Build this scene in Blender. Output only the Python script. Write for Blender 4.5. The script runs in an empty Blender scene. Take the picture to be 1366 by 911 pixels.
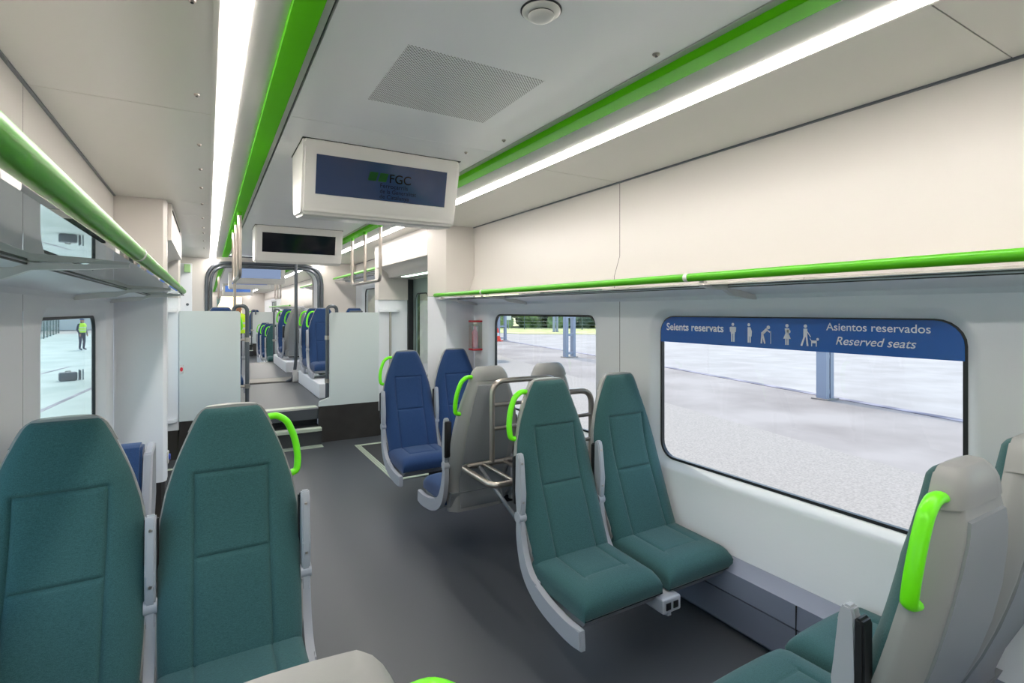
import bpy, bmesh, math, random
from mathutils import Vector, Matrix
random.seed(7)
C = bpy.context.scene
PI = math.pi
XC, XR, XL = 0.84, 2.25, -0.57          # centre line and side walls of the railcar; camera stands above x=0, y=0

# ------------------------------------------------------------------ camera, sky, sun, exposure
cam_d = bpy.data.cameras.new('camera'); cam = bpy.data.objects.new('camera', cam_d); C.collection.objects.link(cam)
cam_d.sensor_width = 36; cam_d.lens = 693.0 / 1366 * 36; cam_d.shift_y = -0.02965
cam_d.clip_start = 0.02; cam_d.clip_end = 400
cam.location = (0, 0, 1.56); cam.rotation_euler = (PI / 2, 0, -math.radians(30.38)); C.camera = cam
w = bpy.data.worlds.new('world'); C.world = w; w.use_nodes = True
wn = w.node_tree; wn.nodes.clear()
sky = wn.nodes.new('ShaderNodeTexSky'); sky.sky_type = 'NISHITA'; sky.sun_disc = False
sky.sun_elevation = math.radians(58); sky.sun_rotation = math.radians(5); sky.air_density = 1.3; sky.dust_density = 1.6
bg = wn.nodes.new('ShaderNodeBackground'); bg.inputs['Strength'].default_value = 0.45
wo = wn.nodes.new('ShaderNodeOutputWorld')
wn.links.new(sky.outputs[0], bg.inputs[0]); wn.links.new(bg.outputs[0], wo.inputs[0])
sd = bpy.data.lights.new('sun', 'SUN'); sd.energy = 2.8; sd.angle = math.radians(0.6); sd.color = (1, .93, .85)
so = bpy.data.objects.new('sun', sd); C.collection.objects.link(so)
so.rotation_euler = Vector((0.108, 0.80, 1.25)).to_track_quat('Z', 'Y').to_euler()
LED_STRENGTH = 26.0
C.view_settings.view_transform = 'Standard'; C.view_settings.look = 'None'
C.view_settings.exposure = 0.38; C.view_settings.gamma = 1.0; C.view_settings.use_curve_mapping = False
C.cycles.max_bounces = 14; C.cycles.diffuse_bounces = 7; C.cycles.transparent_max_bounces = 24
C.cycles.use_denoising = True

# ------------------------------------------------------------------ materials
def lin(h):
    h = h.lstrip('#'); o = []
    for i in (0, 2, 4):
        v = int(h[i:i + 2], 16) / 255
        o.append(v / 12.92 if v < .04045 else ((v + .055) / 1.055) ** 2.4)
    return tuple(o) + (1,)
def mat(name, col, rough=.5, metal=0, spec=.5, noise=None, bump=None, coat=0):
    m = bpy.data.materials.new(name); m.use_nodes = True; nt = m.node_tree
    b = nt.nodes['Principled BSDF']; c = lin(col)
    b.inputs['Base Color'].default_value = c; b.inputs['Roughness'].default_value = rough
    b.inputs['Metallic'].default_value = metal; b.inputs['Specular IOR Level'].default_value = spec
    b.inputs['Coat Weight'].default_value = coat; b.inputs['Coat Roughness'].default_value = .08
    tc = nt.nodes.new('ShaderNodeTexCoord')
    if noise:
        sc, lo, hi, col2 = noise
        n = nt.nodes.new('ShaderNodeTexNoise'); n.inputs['Scale'].default_value = sc; n.inputs['Detail'].default_value = 5
        r = nt.nodes.new('ShaderNodeValToRGB'); r.color_ramp.elements[0].position = lo; r.color_ramp.elements[1].position = hi
        r.color_ramp.elements[0].color = c; r.color_ramp.elements[1].color = lin(col2)
        nt.links.new(tc.outputs['Object'], n.inputs['Vector']); nt.links.new(n.outputs['Fac'], r.inputs[0])
        nt.links.new(r.outputs[0], b.inputs['Base Color'])
    if bump:
        sc, st = bump
        n2 = nt.nodes.new('ShaderNodeTexNoise'); n2.inputs['Scale'].default_value = sc; n2.inputs['Detail'].default_value = 3
        bp = nt.nodes.new('ShaderNodeBump'); bp.inputs['Strength'].default_value = st; bp.inputs['Distance'].default_value = .002
        nt.links.new(tc.outputs['Object'], n2.inputs['Vector']); nt.links.new(n2.outputs['Fac'], bp.inputs['Height'])
        nt.links.new(bp.outputs[0], b.inputs['Normal'])
    return m
def fabric(name, c1, c2):
    m = mat(name, c1, .9, spec=.15); nt = m.node_tree; b = nt.nodes['Principled BSDF']; tc = nt.nodes.new('ShaderNodeTexCoord')
    fs = []
    for sx in ((900, 900, 120), (120, 900, 900)):
        mp = nt.nodes.new('ShaderNodeMapping'); mp.inputs['Scale'].default_value = sx
        n = nt.nodes.new('ShaderNodeTexNoise'); n.inputs['Scale'].default_value = 1.0; n.inputs['Detail'].default_value = 2
        nt.links.new(tc.outputs['Object'], mp.inputs[0]); nt.links.new(mp.outputs[0], n.inputs['Vector']); fs.append(n)
    a = nt.nodes.new('ShaderNodeMath'); a.operation = 'ADD'
    nt.links.new(fs[0].outputs['Fac'], a.inputs[0]); nt.links.new(fs[1].outputs['Fac'], a.inputs[1])
    r = nt.nodes.new('ShaderNodeMapRange'); r.inputs[1].default_value = .75; r.inputs[2].default_value = 1.25
    mx = nt.nodes.new('ShaderNodeMix'); mx.data_type = 'RGBA'; mx.inputs['A'].default_value = lin(c1); mx.inputs['B'].default_value = lin(c2)
    nt.links.new(a.outputs[0], r.inputs[0]); nt.links.new(r.outputs[0], mx.inputs[0]); nt.links.new(mx.outputs['Result'], b.inputs['Base Color'])
    bp = nt.nodes.new('ShaderNodeBump'); bp.inputs['Strength'].default_value = .25; bp.inputs['Distance'].default_value = .001
    nt.links.new(a.outputs[0], bp.inputs['Height']); nt.links.new(bp.outputs[0], b.inputs['Normal'])
    b.inputs['Sheen Weight'].default_value = .15
    return m
def emis(name, col, st):
    m = bpy.data.materials.new(name); m.use_nodes = True; nt = m.node_tree; nt.nodes.clear()
    e = nt.nodes.new('ShaderNodeEmission'); e.inputs[0].default_value = lin(col); e.inputs[1].default_value = st
    o = nt.nodes.new('ShaderNodeOutputMaterial'); nt.links.new(e.outputs[0], o.inputs[0]); return m
def glassy(name, tint, refl, rough=0.0, fres=True):
    m = bpy.data.materials.new(name); m.use_nodes = True; nt = m.node_tree; nt.nodes.clear()
    t = nt.nodes.new('ShaderNodeBsdfTransparent'); t.inputs[0].default_value = lin(tint)
    g = nt.nodes.new('ShaderNodeBsdfGlossy'); g.inputs['Roughness'].default_value = rough
    mx = nt.nodes.new('ShaderNodeMixShader'); o = nt.nodes.new('ShaderNodeOutputMaterial')
    if fres:
        f = nt.nodes.new('ShaderNodeFresnel'); f.inputs[0].default_value = 1.5
        k = nt.nodes.new('ShaderNodeMath'); k.operation = 'MULTIPLY_ADD'; k.inputs[1].default_value = refl; k.inputs[2].default_value = 0.0
        nt.links.new(f.outputs[0], k.inputs[0]); nt.links.new(k.outputs[0], mx.inputs[0])
    else: mx.inputs[0].default_value = refl
    nt.links.new(t.outputs[0], mx.inputs[1]); nt.links.new(g.outputs[0], mx.inputs[2]); nt.links.new(mx.outputs[0], o.inputs[0]); return m

M = {}
M['panel'] = mat('cream_panel', '#cec8c2', .32, spec=.4)
M['panel_low'] = mat('white_wall_panel', '#e4e6ea', .38, spec=.4)
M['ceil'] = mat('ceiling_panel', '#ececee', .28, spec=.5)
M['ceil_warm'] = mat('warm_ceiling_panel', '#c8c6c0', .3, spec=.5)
M['partition'] = mat('pale_partition', '#c9d0cf', .4, spec=.4)
M['gap'] = mat('dark_gap', '#1c1c1e', .8)
M['green'] = mat('apple_green_paint', '#4fae06', .3, spec=.4)
M['green_strip'] = mat('apple_green_strip', '#4fae06', .6, spec=.12)
M['green_plastic'] = mat('lime_green_plastic', '#6ee60f', .32, spec=.4)
M['floor'] = mat('grey_vinyl', '#3e4247', .38, spec=.45, noise=(420, .42, .62, '#515459'), bump=(300, .12))
M['floor_dark'] = mat('dark_mat', '#2b2c2e', .7, noise=(300, .45, .6, '#3c3d40'))
M['alu'] = mat('aluminium_edge', '#bcc6b4', .42, metal=.35)
M['steel'] = mat('brushed_steel', '#b5ada5', .32, metal=1.0, bump=(60, .05))
M['rail_grey'] = mat('grey_rail', '#5b6066', .35, metal=.5)
M['shell'] = mat('grey_seat_shell', '#8f908f', .42, spec=.4, bump=(500, .06))
M['shell_dark'] = mat('grey_back_panel', '#82868a', .45, spec=.35, bump=(500, .08))
M['frame_grey'] = mat('light_grey_frame', '#9fa3ab', .35, spec=.5)
M['black'] = mat('black_plastic', '#17181b', .45)
M['teal'] = fabric('teal_fabric', '#2a4c4c', '#3d6264')
M['navy'] = fabric('navy_fabric', '#20355a', '#2d4870')
M['heater'] = mat('grey_blue_metal', '#7f8698', .38, metal=.25)
M['kick'] = mat('dark_kick_plate', '#4b4845', .4, metal=.5, noise=(3, .3, .7, '#3c3937'))
M['led'] = emis('led_diffuser', '#fff8f2', LED_STRENGTH)
M['door_led'] = emis('door_lamp_diffuser', '#d4ffe2', 5.0)
M['glass'] = glassy('window_glass', '#f2f7f4', .8)
M['glass_left'] = glassy('window_glass_left', '#e4f3ec', .8)
M['shelf_glass'] = glassy('shelf_glass', '#dfeee4', .86, .01, False)
M['screen_glass'] = glassy('draught_screen_glass', '#eef4ee', .25, .0, False)
M['screen_off'] = mat('screen_reflection_blue', '#1f355a', .08, spec=.5)  # base blue stands in for a reflection on the screen
M['screen_black'] = mat('black_screen', '#0a0c12', .08, spec=.7)
M['screen_pale'] = emis('pale_screen', '#8fa2c4', .7)
M['screen_blue'] = emis('blue_screen', '#5f86cf', .75)
M['logo_dim'] = mat('dim_logo', '#1c4a20', .6, spec=.1); M['letters_dim'] = mat('dim_letters', '#04070f', .7, spec=.1)
M['logo_lit'] = emis('lit_logo', '#39b54a', .8); M['letters_lit'] = emis('lit_letters', '#24407c', .6)
M['sticker'] = mat('blue_film', '#0b55aa', .25, spec=.5)
M['sticker_white'] = mat('white_lettering', '#d9dde6', .5)
M['pale_green'] = mat('pale_green_reflection', '#9cc488', .4)  # colour that imitates a reflection by the end wall cabinet
M['door'] = mat('door_grey_green', '#84948f', .35, metal=.2)
M['white_plastic'] = mat('white_plastic', '#d2d0cc', .3)
M['red'] = mat('red_enamel', '#c8202c', .35)
M['blue_tag'] = mat('blue_plastic', '#1340b0', .4)
M['yellow'] = mat('yellow_line', '#e2b400', .6)
M['hivis'] = mat('hivis_yellow', '#c8f01c', .7); M['hivis_band'] = mat('reflective_band', '#cfd4d0', .4)
M['cloth'] = mat('dark_blue_cloth', '#2a3148', .85); M['skin'] = mat('skin', '#b98264', .6); M['hair'] = mat('dark_hair', '#2a2018', .7)
M['cap'] = mat('blue_cap', '#27406e', .7)
M['galv'] = mat('galvanised_post', '#8d93a4', .5, metal=.3)
M['fence'] = mat('fence_green_grey', '#5e6b66', .6, metal=.2)
M['leaf'] = mat('tree_leaf', '#4c6136', .8, noise=(1.6, .35, .65, '#8aa05c')); M['bark'] = mat('tree_bark', '#5a4a3c', .9)
M['leaf_hazy'] = mat('hazy_leaf', '#4a5a52', .85, noise=(1.2, .35, .65, '#74846c'))  # greyed leaf tone, distance haze is painted into the colour
M['verge'] = mat('dry_grass', '#8f9a58', .95, noise=(.6, .35, .7, '#c2b98a'))
M['gravel'] = mat('pale_gravel', '#7e766e', .95, noise=(38, .3, .7, '#988f87'), bump=(40, .6))
M['concrete'] = mat('concrete_yard', '#766c66', .9, noise=(.45, .35, .65, '#8f8680'), bump=(30, .3))
M['pale'] = mat('pale_yard', '#8a837e', .9, noise=(.8, .35, .7, '#9a938e'))
M['gutter'] = mat('rusty_channel', '#5b5560', .8, noise=(1.5, .4, .6, '#8a828a'))
M['paving_l'] = mat('pale_green_paving', '#8c9690', .9, noise=(.7, .35, .7, '#a6ada8'))
M['orange'] = mat('orange_cone', '#ee3d1c', .5)
M['crate'] = mat('dull_steel_building', '#8c9499', .7); M['equip'] = mat('dark_equipment', '#4a4f58', .6)
# perforated sheet: dots come from the object's own coordinates
def perforated():
    m = mat('perforated_sheet', '#ececee', .3); nt = m.node_tree; b = nt.nodes['Principled BSDF']
    tc = nt.nodes.new('ShaderNodeTexCoord'); sp = nt.nodes.new('ShaderNodeSeparateXYZ'); nt.links.new(tc.outputs['Object'], sp.inputs[0])
    def mt(op, a, bb=None, c=None):
        n = nt.nodes.new('ShaderNodeMath'); n.operation = op
        for i, v in enumerate((a, bb, c)):
            if v is None: continue
            if isinstance(v, (int, float)): n.inputs[i].default_value = v
            else: nt.links.new(v, n.inputs[i])
        return n.outputs[0]
    P = .0127
    masks = []
    for off in (0, .5):
        fx = mt('SUBTRACT', mt('FRACT', mt('ADD', mt('DIVIDE', sp.outputs[0], P), 50 + off)), .5)
        fy = mt('SUBTRACT', mt('FRACT', mt('ADD', mt('DIVIDE', sp.outputs[1], P), 50 + off)), .5)
        d = mt('ADD', mt('MULTIPLY', fx, fx), mt('MULTIPLY', fy, fy)); masks.append(mt('LESS_THAN', d, .052))
    k = mt('MAXIMUM', masks[0], masks[1])
    mx = nt.nodes.new('ShaderNodeMix'); mx.data_type = 'RGBA'; mx.inputs['A'].default_value = lin('#ececee'); mx.inputs['B'].default_value = lin('#0c0c0d')
    nt.links.new(k, mx.inputs[0]); nt.links.new(mx.outputs['Result'], b.inputs['Base Color'])
    return m
M['perf'] = perforated()
def ribbed():
    m = mat('ribbed_tread', '#6d6a66', .45, metal=.5); nt = m.node_tree; b = nt.nodes['Principled BSDF']
    tc = nt.nodes.new('ShaderNodeTexCoord'); wv = nt.nodes.new('ShaderNodeTexWave'); wv.inputs['Scale'].default_value = 12
    r = nt.nodes.new('ShaderNodeValToRGB'); r.color_ramp.elements[0].color = lin('#4a4844'); r.color_ramp.elements[1].color = lin('#a39d94')
    nt.links.new(tc.outputs['Object'], wv.inputs[0]); nt.links.new(wv.outputs[0], r.inputs[0]); nt.links.new(r.outputs[0], b.inputs['Base Color']); return m
M['rib'] = ribbed()

# ------------------------------------------------------------------ helpers
def link(name, bm, m, parent=None, smooth=None):
    me = bpy.data.meshes.new(name); bmesh.ops.recalc_face_normals(bm, faces=bm.faces[:]); bm.to_mesh(me); bm.free()
    for mm in (m if isinstance(m, (list, tuple)) else [m]): me.materials.append(M[mm] if isinstance(mm, str) else mm)
    o = bpy.data.objects.new(name, me); C.collection.objects.link(o)
    if parent: o.parent = parent
    if smooth is not None:
        me.polygons.foreach_set('use_smooth', [True] * len(me.polygons))
        if smooth < 180: me.set_sharp_from_angle(angle=math.radians(smooth))
    return o
def tag(o, label=None, cat=None, group=None, kind=None):
    for k, v in (('label', label), ('category', cat), ('group', group), ('kind', kind)):
        if v: o[k] = v
    return o
def empty(name, loc=(0, 0, 0), rz=0, label=None, cat=None, group=None, kind=None):
    o = bpy.data.objects.new(name, None); C.collection.objects.link(o); o.location = loc; o.rotation_euler = (0, 0, rz)
    o.empty_display_size = .1
    return tag(o, label, cat, group, kind)
def dup(root, loc, rz=0, label=None, group=None, parent=None):
    r = root.copy(); C.collection.objects.link(r)
    if parent: r.parent = parent
    else: r.location = loc; r.rotation_euler = (0, 0, rz)
    if label: r['label'] = label
    if group: r['group'] = group
    for ch in list(root.children): dup(ch, None, parent=r)
    return r
def nb(): return bmesh.new()
def box(bm, x0, x1, y0, y1, z0, z1, bev=0, seg=2, mi=0):
    r = bmesh.ops.create_cube(bm, size=1); vs = r['verts']
    for v in vs: v.co = Vector((x0 if v.co.x < 0 else x1, y0 if v.co.y < 0 else y1, z0 if v.co.z < 0 else z1))
    if bev:
        es = list({e for v in vs for e in v.link_edges})
        bmesh.ops.bevel(bm, geom=es, offset=bev, segments=seg, affect='EDGES', profile=.5)
    return bm
def prism(bm, pts, axis, a0, a1, mi=0):
    """closed polygon pts (two coords) extruded along axis; axis x: pts=(y,z); y: (x,z); z: (x,y)"""
    def P(p, a): return (a, p[0], p[1]) if axis == 'x' else (p[0], a, p[1]) if axis == 'y' else (p[0], p[1], a)
    A = [bm.verts.new(P(p, a0)) for p in pts]; B = [bm.verts.new(P(p, a1)) for p in pts]
    n = len(pts); fs = [bm.faces.new(A), bm.faces.new(B[::-1])]
    for i in range(n): fs.append(bm.faces.new((A[i], B[i], B[(i + 1) % n], A[(i + 1) % n])))
    for f in fs: f.material_index = mi
    return bm
def strip(bm, pts, a0, a1, th=0):
    """open profile (x,z) along y"""
    A = [bm.verts.new((p[0], a0, p[1])) for p in pts]; B = [bm.verts.new((p[0], a1, p[1])) for p in pts]
    for i in range(len(pts) - 1): bm.faces.new((A[i], B[i], B[i + 1], A[i + 1]))
    return bm
def rounded(pts, r, seg=6, closed=False):
    pts = [Vector(p) for p in pts]; out = []; n = len(pts)
    for i, p in enumerate(pts):
        if not closed and i in (0, n - 1): out.append(p); continue
        a = pts[i - 1] - p; b = pts[(i + 1) % n] - p
        rr = min(r, a.length * .49, b.length * .49); a.normalize(); b.normalize()
        p0 = p + a * rr; p1 = p + b * rr
        for k in range(seg + 1):
            t = k / seg; out.append(p0 * (1 - t) ** 2 + p * 2 * t * (1 - t) + p1 * t * t)
    return out
def tube(bm, pts, r, n=12, closed=False, flat=1.0, up=None):
    pts = [Vector(p) for p in pts]; N = len(pts); rings = []
    T = []
    for i in range(N):
        a = pts[(i - 1) % N] if (closed or i > 0) else pts[i]; b = pts[(i + 1) % N] if (closed or i < N - 1) else pts[i]
        T.append((b - a).normalized())
    u = Vector(up) if up else Vector((0, 0, 1)) if abs(T[0].z) < .9 else Vector((1, 0, 0))
    for i in range(N):
        if up: u = Vector(up)
        u = (u - T[i] * u.dot(T[i])).normalized(); v = T[i].cross(u)
        rings.append([bm.verts.new(pts[i] + u * math.cos(2 * PI * k / n) * r * flat + v * math.sin(2 * PI * k / n) * r) for k in range(n)])
    for i in range(N if closed else N - 1):
        A, B = rings[i], rings[(i + 1) % N]
        for k in range(n): bm.faces.new((A[k], A[(k + 1) % n], B[(k + 1) % n], B[k]))
    if not closed: bm.faces.new(rings[0][::-1]); bm.faces.new(rings[-1])
    return bm
def lathe(bm, prof, c, n=32, axis='z'):
    rings = []
    for r, h in prof:
        ring = []
        for k in range(n):
            a = 2 * PI * k / n; p = (r * math.cos(a), r * math.sin(a), h)
            if axis == 'x': p = (h, p[0], p[1])
            if axis == 'y': p = (p[0], h, p[1])
            ring.append(bm.verts.new(Vector(c) + Vector(p)))
        rings.append(ring)
    for A, B in zip(rings, rings[1:]):
        for k in range(n): bm.faces.new((A[k], A[(k + 1) % n], B[(k + 1) % n], B[k]))
    bm.faces.new(rings[0]); bm.faces.new(rings[-1][::-1]); return bm
def disc(bm, c, r, axis='z', h=.004, n=20): return lathe(bm, [(r, -h / 2), (r, h / 2)], c, n, axis)
def rrect(cy, cz, hw, hh, r, k=7):
    o = []
    for (sy, sz, a0) in ((1, 1, 0), (-1, 1, 90), (-1, -1, 180), (1, -1, 270)):
        for i in range(k):
            a = math.radians(a0 + 90 * i / (k - 1)); o.append((cy + sy * (hw - r) + r * math.cos(a), cz + sz * (hh - r) + r * math.sin(a)))
    return o
def S(s, x): return x if s > 0 else 2 * XC - x          # mirror a right-hand x to the left side
def text_mesh(name, body, width, m, parent, origin, ux, uy, shear=0, bold=0, align='LEFT'):
    cu = bpy.data.curves.new(name, 'FONT'); cu.body = body; cu.size = 1; cu.shear = shear; cu.offset = bold; cu.extrude = 0; cu.align_x = align
    t = bpy.data.objects.new('tmp', cu); me = bpy.data.meshes.new_from_object(t); bpy.data.objects.remove(t)
    xs = [v.co.x for v in me.vertices]; sc = width / (max(xs) - min(xs)); x0 = min(xs)
    ux, uy, og = Vector(ux), Vector(uy), Vector(origin)
    for v in me.vertices: v.co = og + ux * ((v.co.x - (x0 if align == 'LEFT' else 0)) * sc) + uy * (v.co.y * sc)
    me.materials.append(M[m]); me.name = name
    o = bpy.data.objects.new(name, me); C.collection.objects.link(o); o.parent = parent; return o

# ------------------------------------------------------------------ the railcar shell
CZ, OZ = 2.43, 2.377
def floor_obj(name, y0, y1, z, m='floor'):
    bm = nb(); box(bm, XL - .09, XR + .09, y0, y1, z - .12, z); return tag(link(name, bm, m), kind='structure')
floor_obj('floor', -1.6, 6.50, 0); floor_obj('floor', 6.50, 9.22, .4); floor_obj('floor', 9.9, 13.0, .4); floor_obj('floor', 13.0, 20.4, 0); floor_obj('floor', 20.4, 26.2, .4)
def ceiling_run(y0, y1, seams, first):
    ys = [y0] + [s for s in seams if y0 < s < y1] + [y1]
    bm = nb()
    for a, b in zip(ys, ys[1:]): box(bm, XC - .522, XC + .522, a + .0015, b - .0015, CZ, CZ + .02)
    tag(link('ceiling', bm, 'ceil'), kind='structure'); bm = nb()
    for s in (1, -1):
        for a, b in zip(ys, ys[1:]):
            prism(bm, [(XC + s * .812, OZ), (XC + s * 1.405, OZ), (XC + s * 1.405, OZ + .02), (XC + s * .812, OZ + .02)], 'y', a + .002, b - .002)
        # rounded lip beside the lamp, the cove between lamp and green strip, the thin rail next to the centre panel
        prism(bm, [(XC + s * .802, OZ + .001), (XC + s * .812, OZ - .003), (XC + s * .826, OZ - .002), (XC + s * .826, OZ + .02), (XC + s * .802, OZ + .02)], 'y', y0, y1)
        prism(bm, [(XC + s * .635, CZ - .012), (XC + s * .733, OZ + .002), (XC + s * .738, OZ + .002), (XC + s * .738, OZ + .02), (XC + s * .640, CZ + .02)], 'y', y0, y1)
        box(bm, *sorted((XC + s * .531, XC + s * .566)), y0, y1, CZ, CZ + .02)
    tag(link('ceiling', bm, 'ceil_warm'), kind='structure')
    bm = nb(); box(bm, XL - .1, XR + .1, y0, y1, CZ + .03, CZ + .06)
    for s in (1, -1): box(bm, *sorted((XC + s * .80, XC + s * 1.50)), y0, y1, OZ + .021, OZ + .03)
    tag(link('ceiling', bm, 'gap'), kind='structure')
    for s, side in ((1, 'right'), (-1, 'left')):
        bm = nb(); box(bm, *sorted((XC + s * .560, XC + s * .640)), y0, y1, CZ - .03, CZ + .012, .002, 1)
        o = link('green_ceiling_strip', bm, 'green_strip')
        tag(o, first[0] % side, 'ceiling strip', None)
        bm = nb(); box(bm, *sorted((XC + s * .738, XC + s * .800)), y0 + .01, y1 - .01, OZ - .007, OZ + .012, .003, 2)
        t = empty('ceiling_light', (0, 0, 0), 0, first[1] % side, 'ceiling light')
        link('diffuser', bm, 'led', t)
        bm = nb(); box(bm, *sorted((XC + s * .736, XC + s * .802)), y0 + .005, y1 - .005, OZ + .012, OZ + .022); link('light_housing', bm, 'white_plastic', t)
ceiling_run(-1.6, 9.25, [-1.4, .63, 2.5, 4.57, 5.2, 6.5, 7.9],
            ('apple green square strip along the near ceiling on the %s side', 'long white glowing light strip along the near ceiling on the %s side'))
ceiling_run(9.9, 26.2, [12, 14, 16, 18, 20, 22],
            ('apple green ceiling strip on the %s side beyond the gangway arch', 'glowing ceiling light strip on the %s side beyond the gangway arch'))

WIN = 0
def side_wall(s, mods, dz, name):
    """mods: list of (y0, y1, w0, w1) panel modules with window glass span (or None). One wall mesh, each window an object."""
    global WIN
    X = lambda x: S(s, x)
    bw = nb(); bu = nb(); bd = nb()
    for (y0, y1, w0, w1) in mods:
        a, b = y0 + .002, y1 - .002; zb, zt = .33 + dz, 1.64 + dz
        strip(bu, [(X(XR), OZ), (X(XR), 1.91 + min(dz, .2)), (X(XR - .045), 1.78 + dz * .8), (X(XR - .045), 1.70 + dz), (X(XR), zt)], a, b)
        if w0 is None:
            strip(bw, [(X(XR), zt), (X(XR), zb)], a, b)
        else:
            cy, cz, hw, hh = (w0 + w1) / 2, 1.12 + dz, (w1 - w0) / 2, .41
            inner = rrect(cy, cz, hw + .035, hh + .035, .125); glass = rrect(cy, cz, hw, hh, .095)
            soft = rrect(cy, cz, hw + .055, hh + .05, .14)
            outer = []
            for q in range(4):
                c_ = ((b, zt), (a, zt), (a, zb), (b, zb))[q]
                outer += [c_] * 7
            vo = {}
            def V(bm, p, x, cache):
                key = (round(p[0], 5), round(p[1], 5), round(x, 5))
                if key not in cache: cache[key] = bm.verts.new((x, p[0], p[1]))
                return cache[key]
            n = len(inner)
            layers = [(outer, X(XR)), (soft, X(XR)), (inner, X(XR + .008)), (glass, X(XR + .055))]
            for (L0, x0), (L1, x1) in zip(layers, layers[1:]):
                for i in range(n):
                    j = (i + 1) % n
                    q = [V(bw, L0[i], x0, vo), V(bw, L0[j], x0, vo), V(bw, L1[j], x1, vo), V(bw, L1[i], x1, vo)]
                    qq = []
                    for v in q:
                        if v not in qq: qq.append(v)
                    if len(qq) > 2: bw.faces.new(qq)
            WIN += 1
            root = empty('window_%d' % WIN, (0, 0, 0), kind='structure')
            bg_ = nb(); g0 = rrect(cy, cz, hw + .004, hh + .004, .095); g1 = rrect(cy, cz, hw - .012, hh - .012, .085)
            A = [bg_.verts.new((X(XR + .052), *p)) for p in g0]; B = [bg_.verts.new((X(XR + .050), *p)) for p in g1]; D = [bg_.verts.new((X(XR + .07), *p)) for p in g1]
            for i in range(n):
                j = (i + 1) % n; bg_.faces.new((A[i], A[j], B[j], B[i])); bg_.faces.new((B[i], B[j], D[j], D[i]))
            link('gasket', bg_, 'black', root)
            bp = nb(); bp.faces.new([bp.verts.new((X(XR + .058), *p)) for p in g0])
            link('pane', bp, 'glass' if s > 0 else 'glass_left', root)
        # dark backing behind the joints
        box(bd, *sorted((X(XR + .004), X(XR + .01))), y0 - .012, y0 + .012, zb, OZ - .02)
        # skirting heater
    y0, y1 = mods[0][0], mods[-1][1]
    # outer skin above the panels keeps the sky out
    bo = nb(); box(bo, *sorted((X(XR + .07), X(XR + .09))), y0, y1, 1.56 + dz, 2.5); box(bo, *sorted((X(XR + .07), X(XR + .09))), y0, y1, -.12, .70 + dz)
    tag(link('wall_' + name, bw, 'panel_low', None, 40), kind='structure'); tag(link('wall_' + name, bu, 'panel', None, 40), kind='structure')
    tag(link('wall_' + name, bd, 'gap'), kind='structure'); tag(link('wall_' + name, bo, 'gap'), kind='structure')
    bh = nb()
    prism(bh, [(X(XR), .345 + dz), (X(XR - .075), .30 + dz), (X(XR - .08), .20 + dz), (X(XR), .20 + dz)], 'y', y0, y1)
    prism(bh, [(X(XR), .192 + dz), (X(XR - .078), .192 + dz), (X(XR - .06), .035 + dz), (X(XR - .02), dz + .0), (X(XR), dz)], 'y', y0, y1)
    tag(link('baseboard_' + name, bh, 'heater'), kind='structure')
    bk = nb(); k = y0 + .9
    while k < y1:
        box(bk, *sorted((X(XR - .083), X(XR - .05))), k, k + .003, .04 + dz, .30 + dz); k += 2.0
    tag(link('trim_%s' % ('1' if s > 0 else '2'), bk, 'gap'), kind='structure')
    # cornice line where wall panel meets ceiling
    bc = nb(); box(bc, *sorted((X(XR - .012), X(XR + .005))), y0, y1, OZ - .008, OZ + .004)
    tag(link('trim_%s' % ('3' if s > 0 else '4'), bc, 'rail_grey'), kind='structure')
low = [(-1.6, .51, -1.30, .22), (.51, 2.49, .765, 2.195), (2.49, 4.57, 2.77, 4.24)]
side_wall(1, low, 0, 'right'); side_wall(-1, low, 0, 'left')
up = [(6.5, 9.25, 7.0, 8.84)]
side_wall(1, up, .4, 'right'); side_wall(-1, up, .4, 'left')
far_up = [(9.9, 13.0, 10.4, 12.0)]; far_low = [(14.6, 16.6, 14.9, 16.3), (16.6, 20.0, 17.1, 19.0)]
for s, n in ((1, 'right'), (-1, 'left')):
    side_wall(s, far_up, .4, n); side_wall(s, [(13.0, 14.6, None, None)], 0, n); side_wall(s, far_low, 0, n); side_wall(s, [(20.0, 26.2, 21.5, 23.5)], .4, n)
# end walls
bm = nb(); box(bm, XL - .1, XR + .1, -1.66, -1.6, -.1, 2.5); tag(link('wall_back', bm, 'panel'), kind='structure')
bm = nb(); box(bm, XL - .1, .35, 26.2, 26.26, .3, 2.5); box(bm, 1.33, XR + .1, 26.2, 26.26, .3, 2.5); box(bm, .35, 1.33, 26.2, 26.26, 2.2, 2.5)
box(bm, .35, 1.33, 26.2, 26.26, .3, 1.2); tag(link('wall_front', bm, 'panel'), kind='structure')

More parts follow.
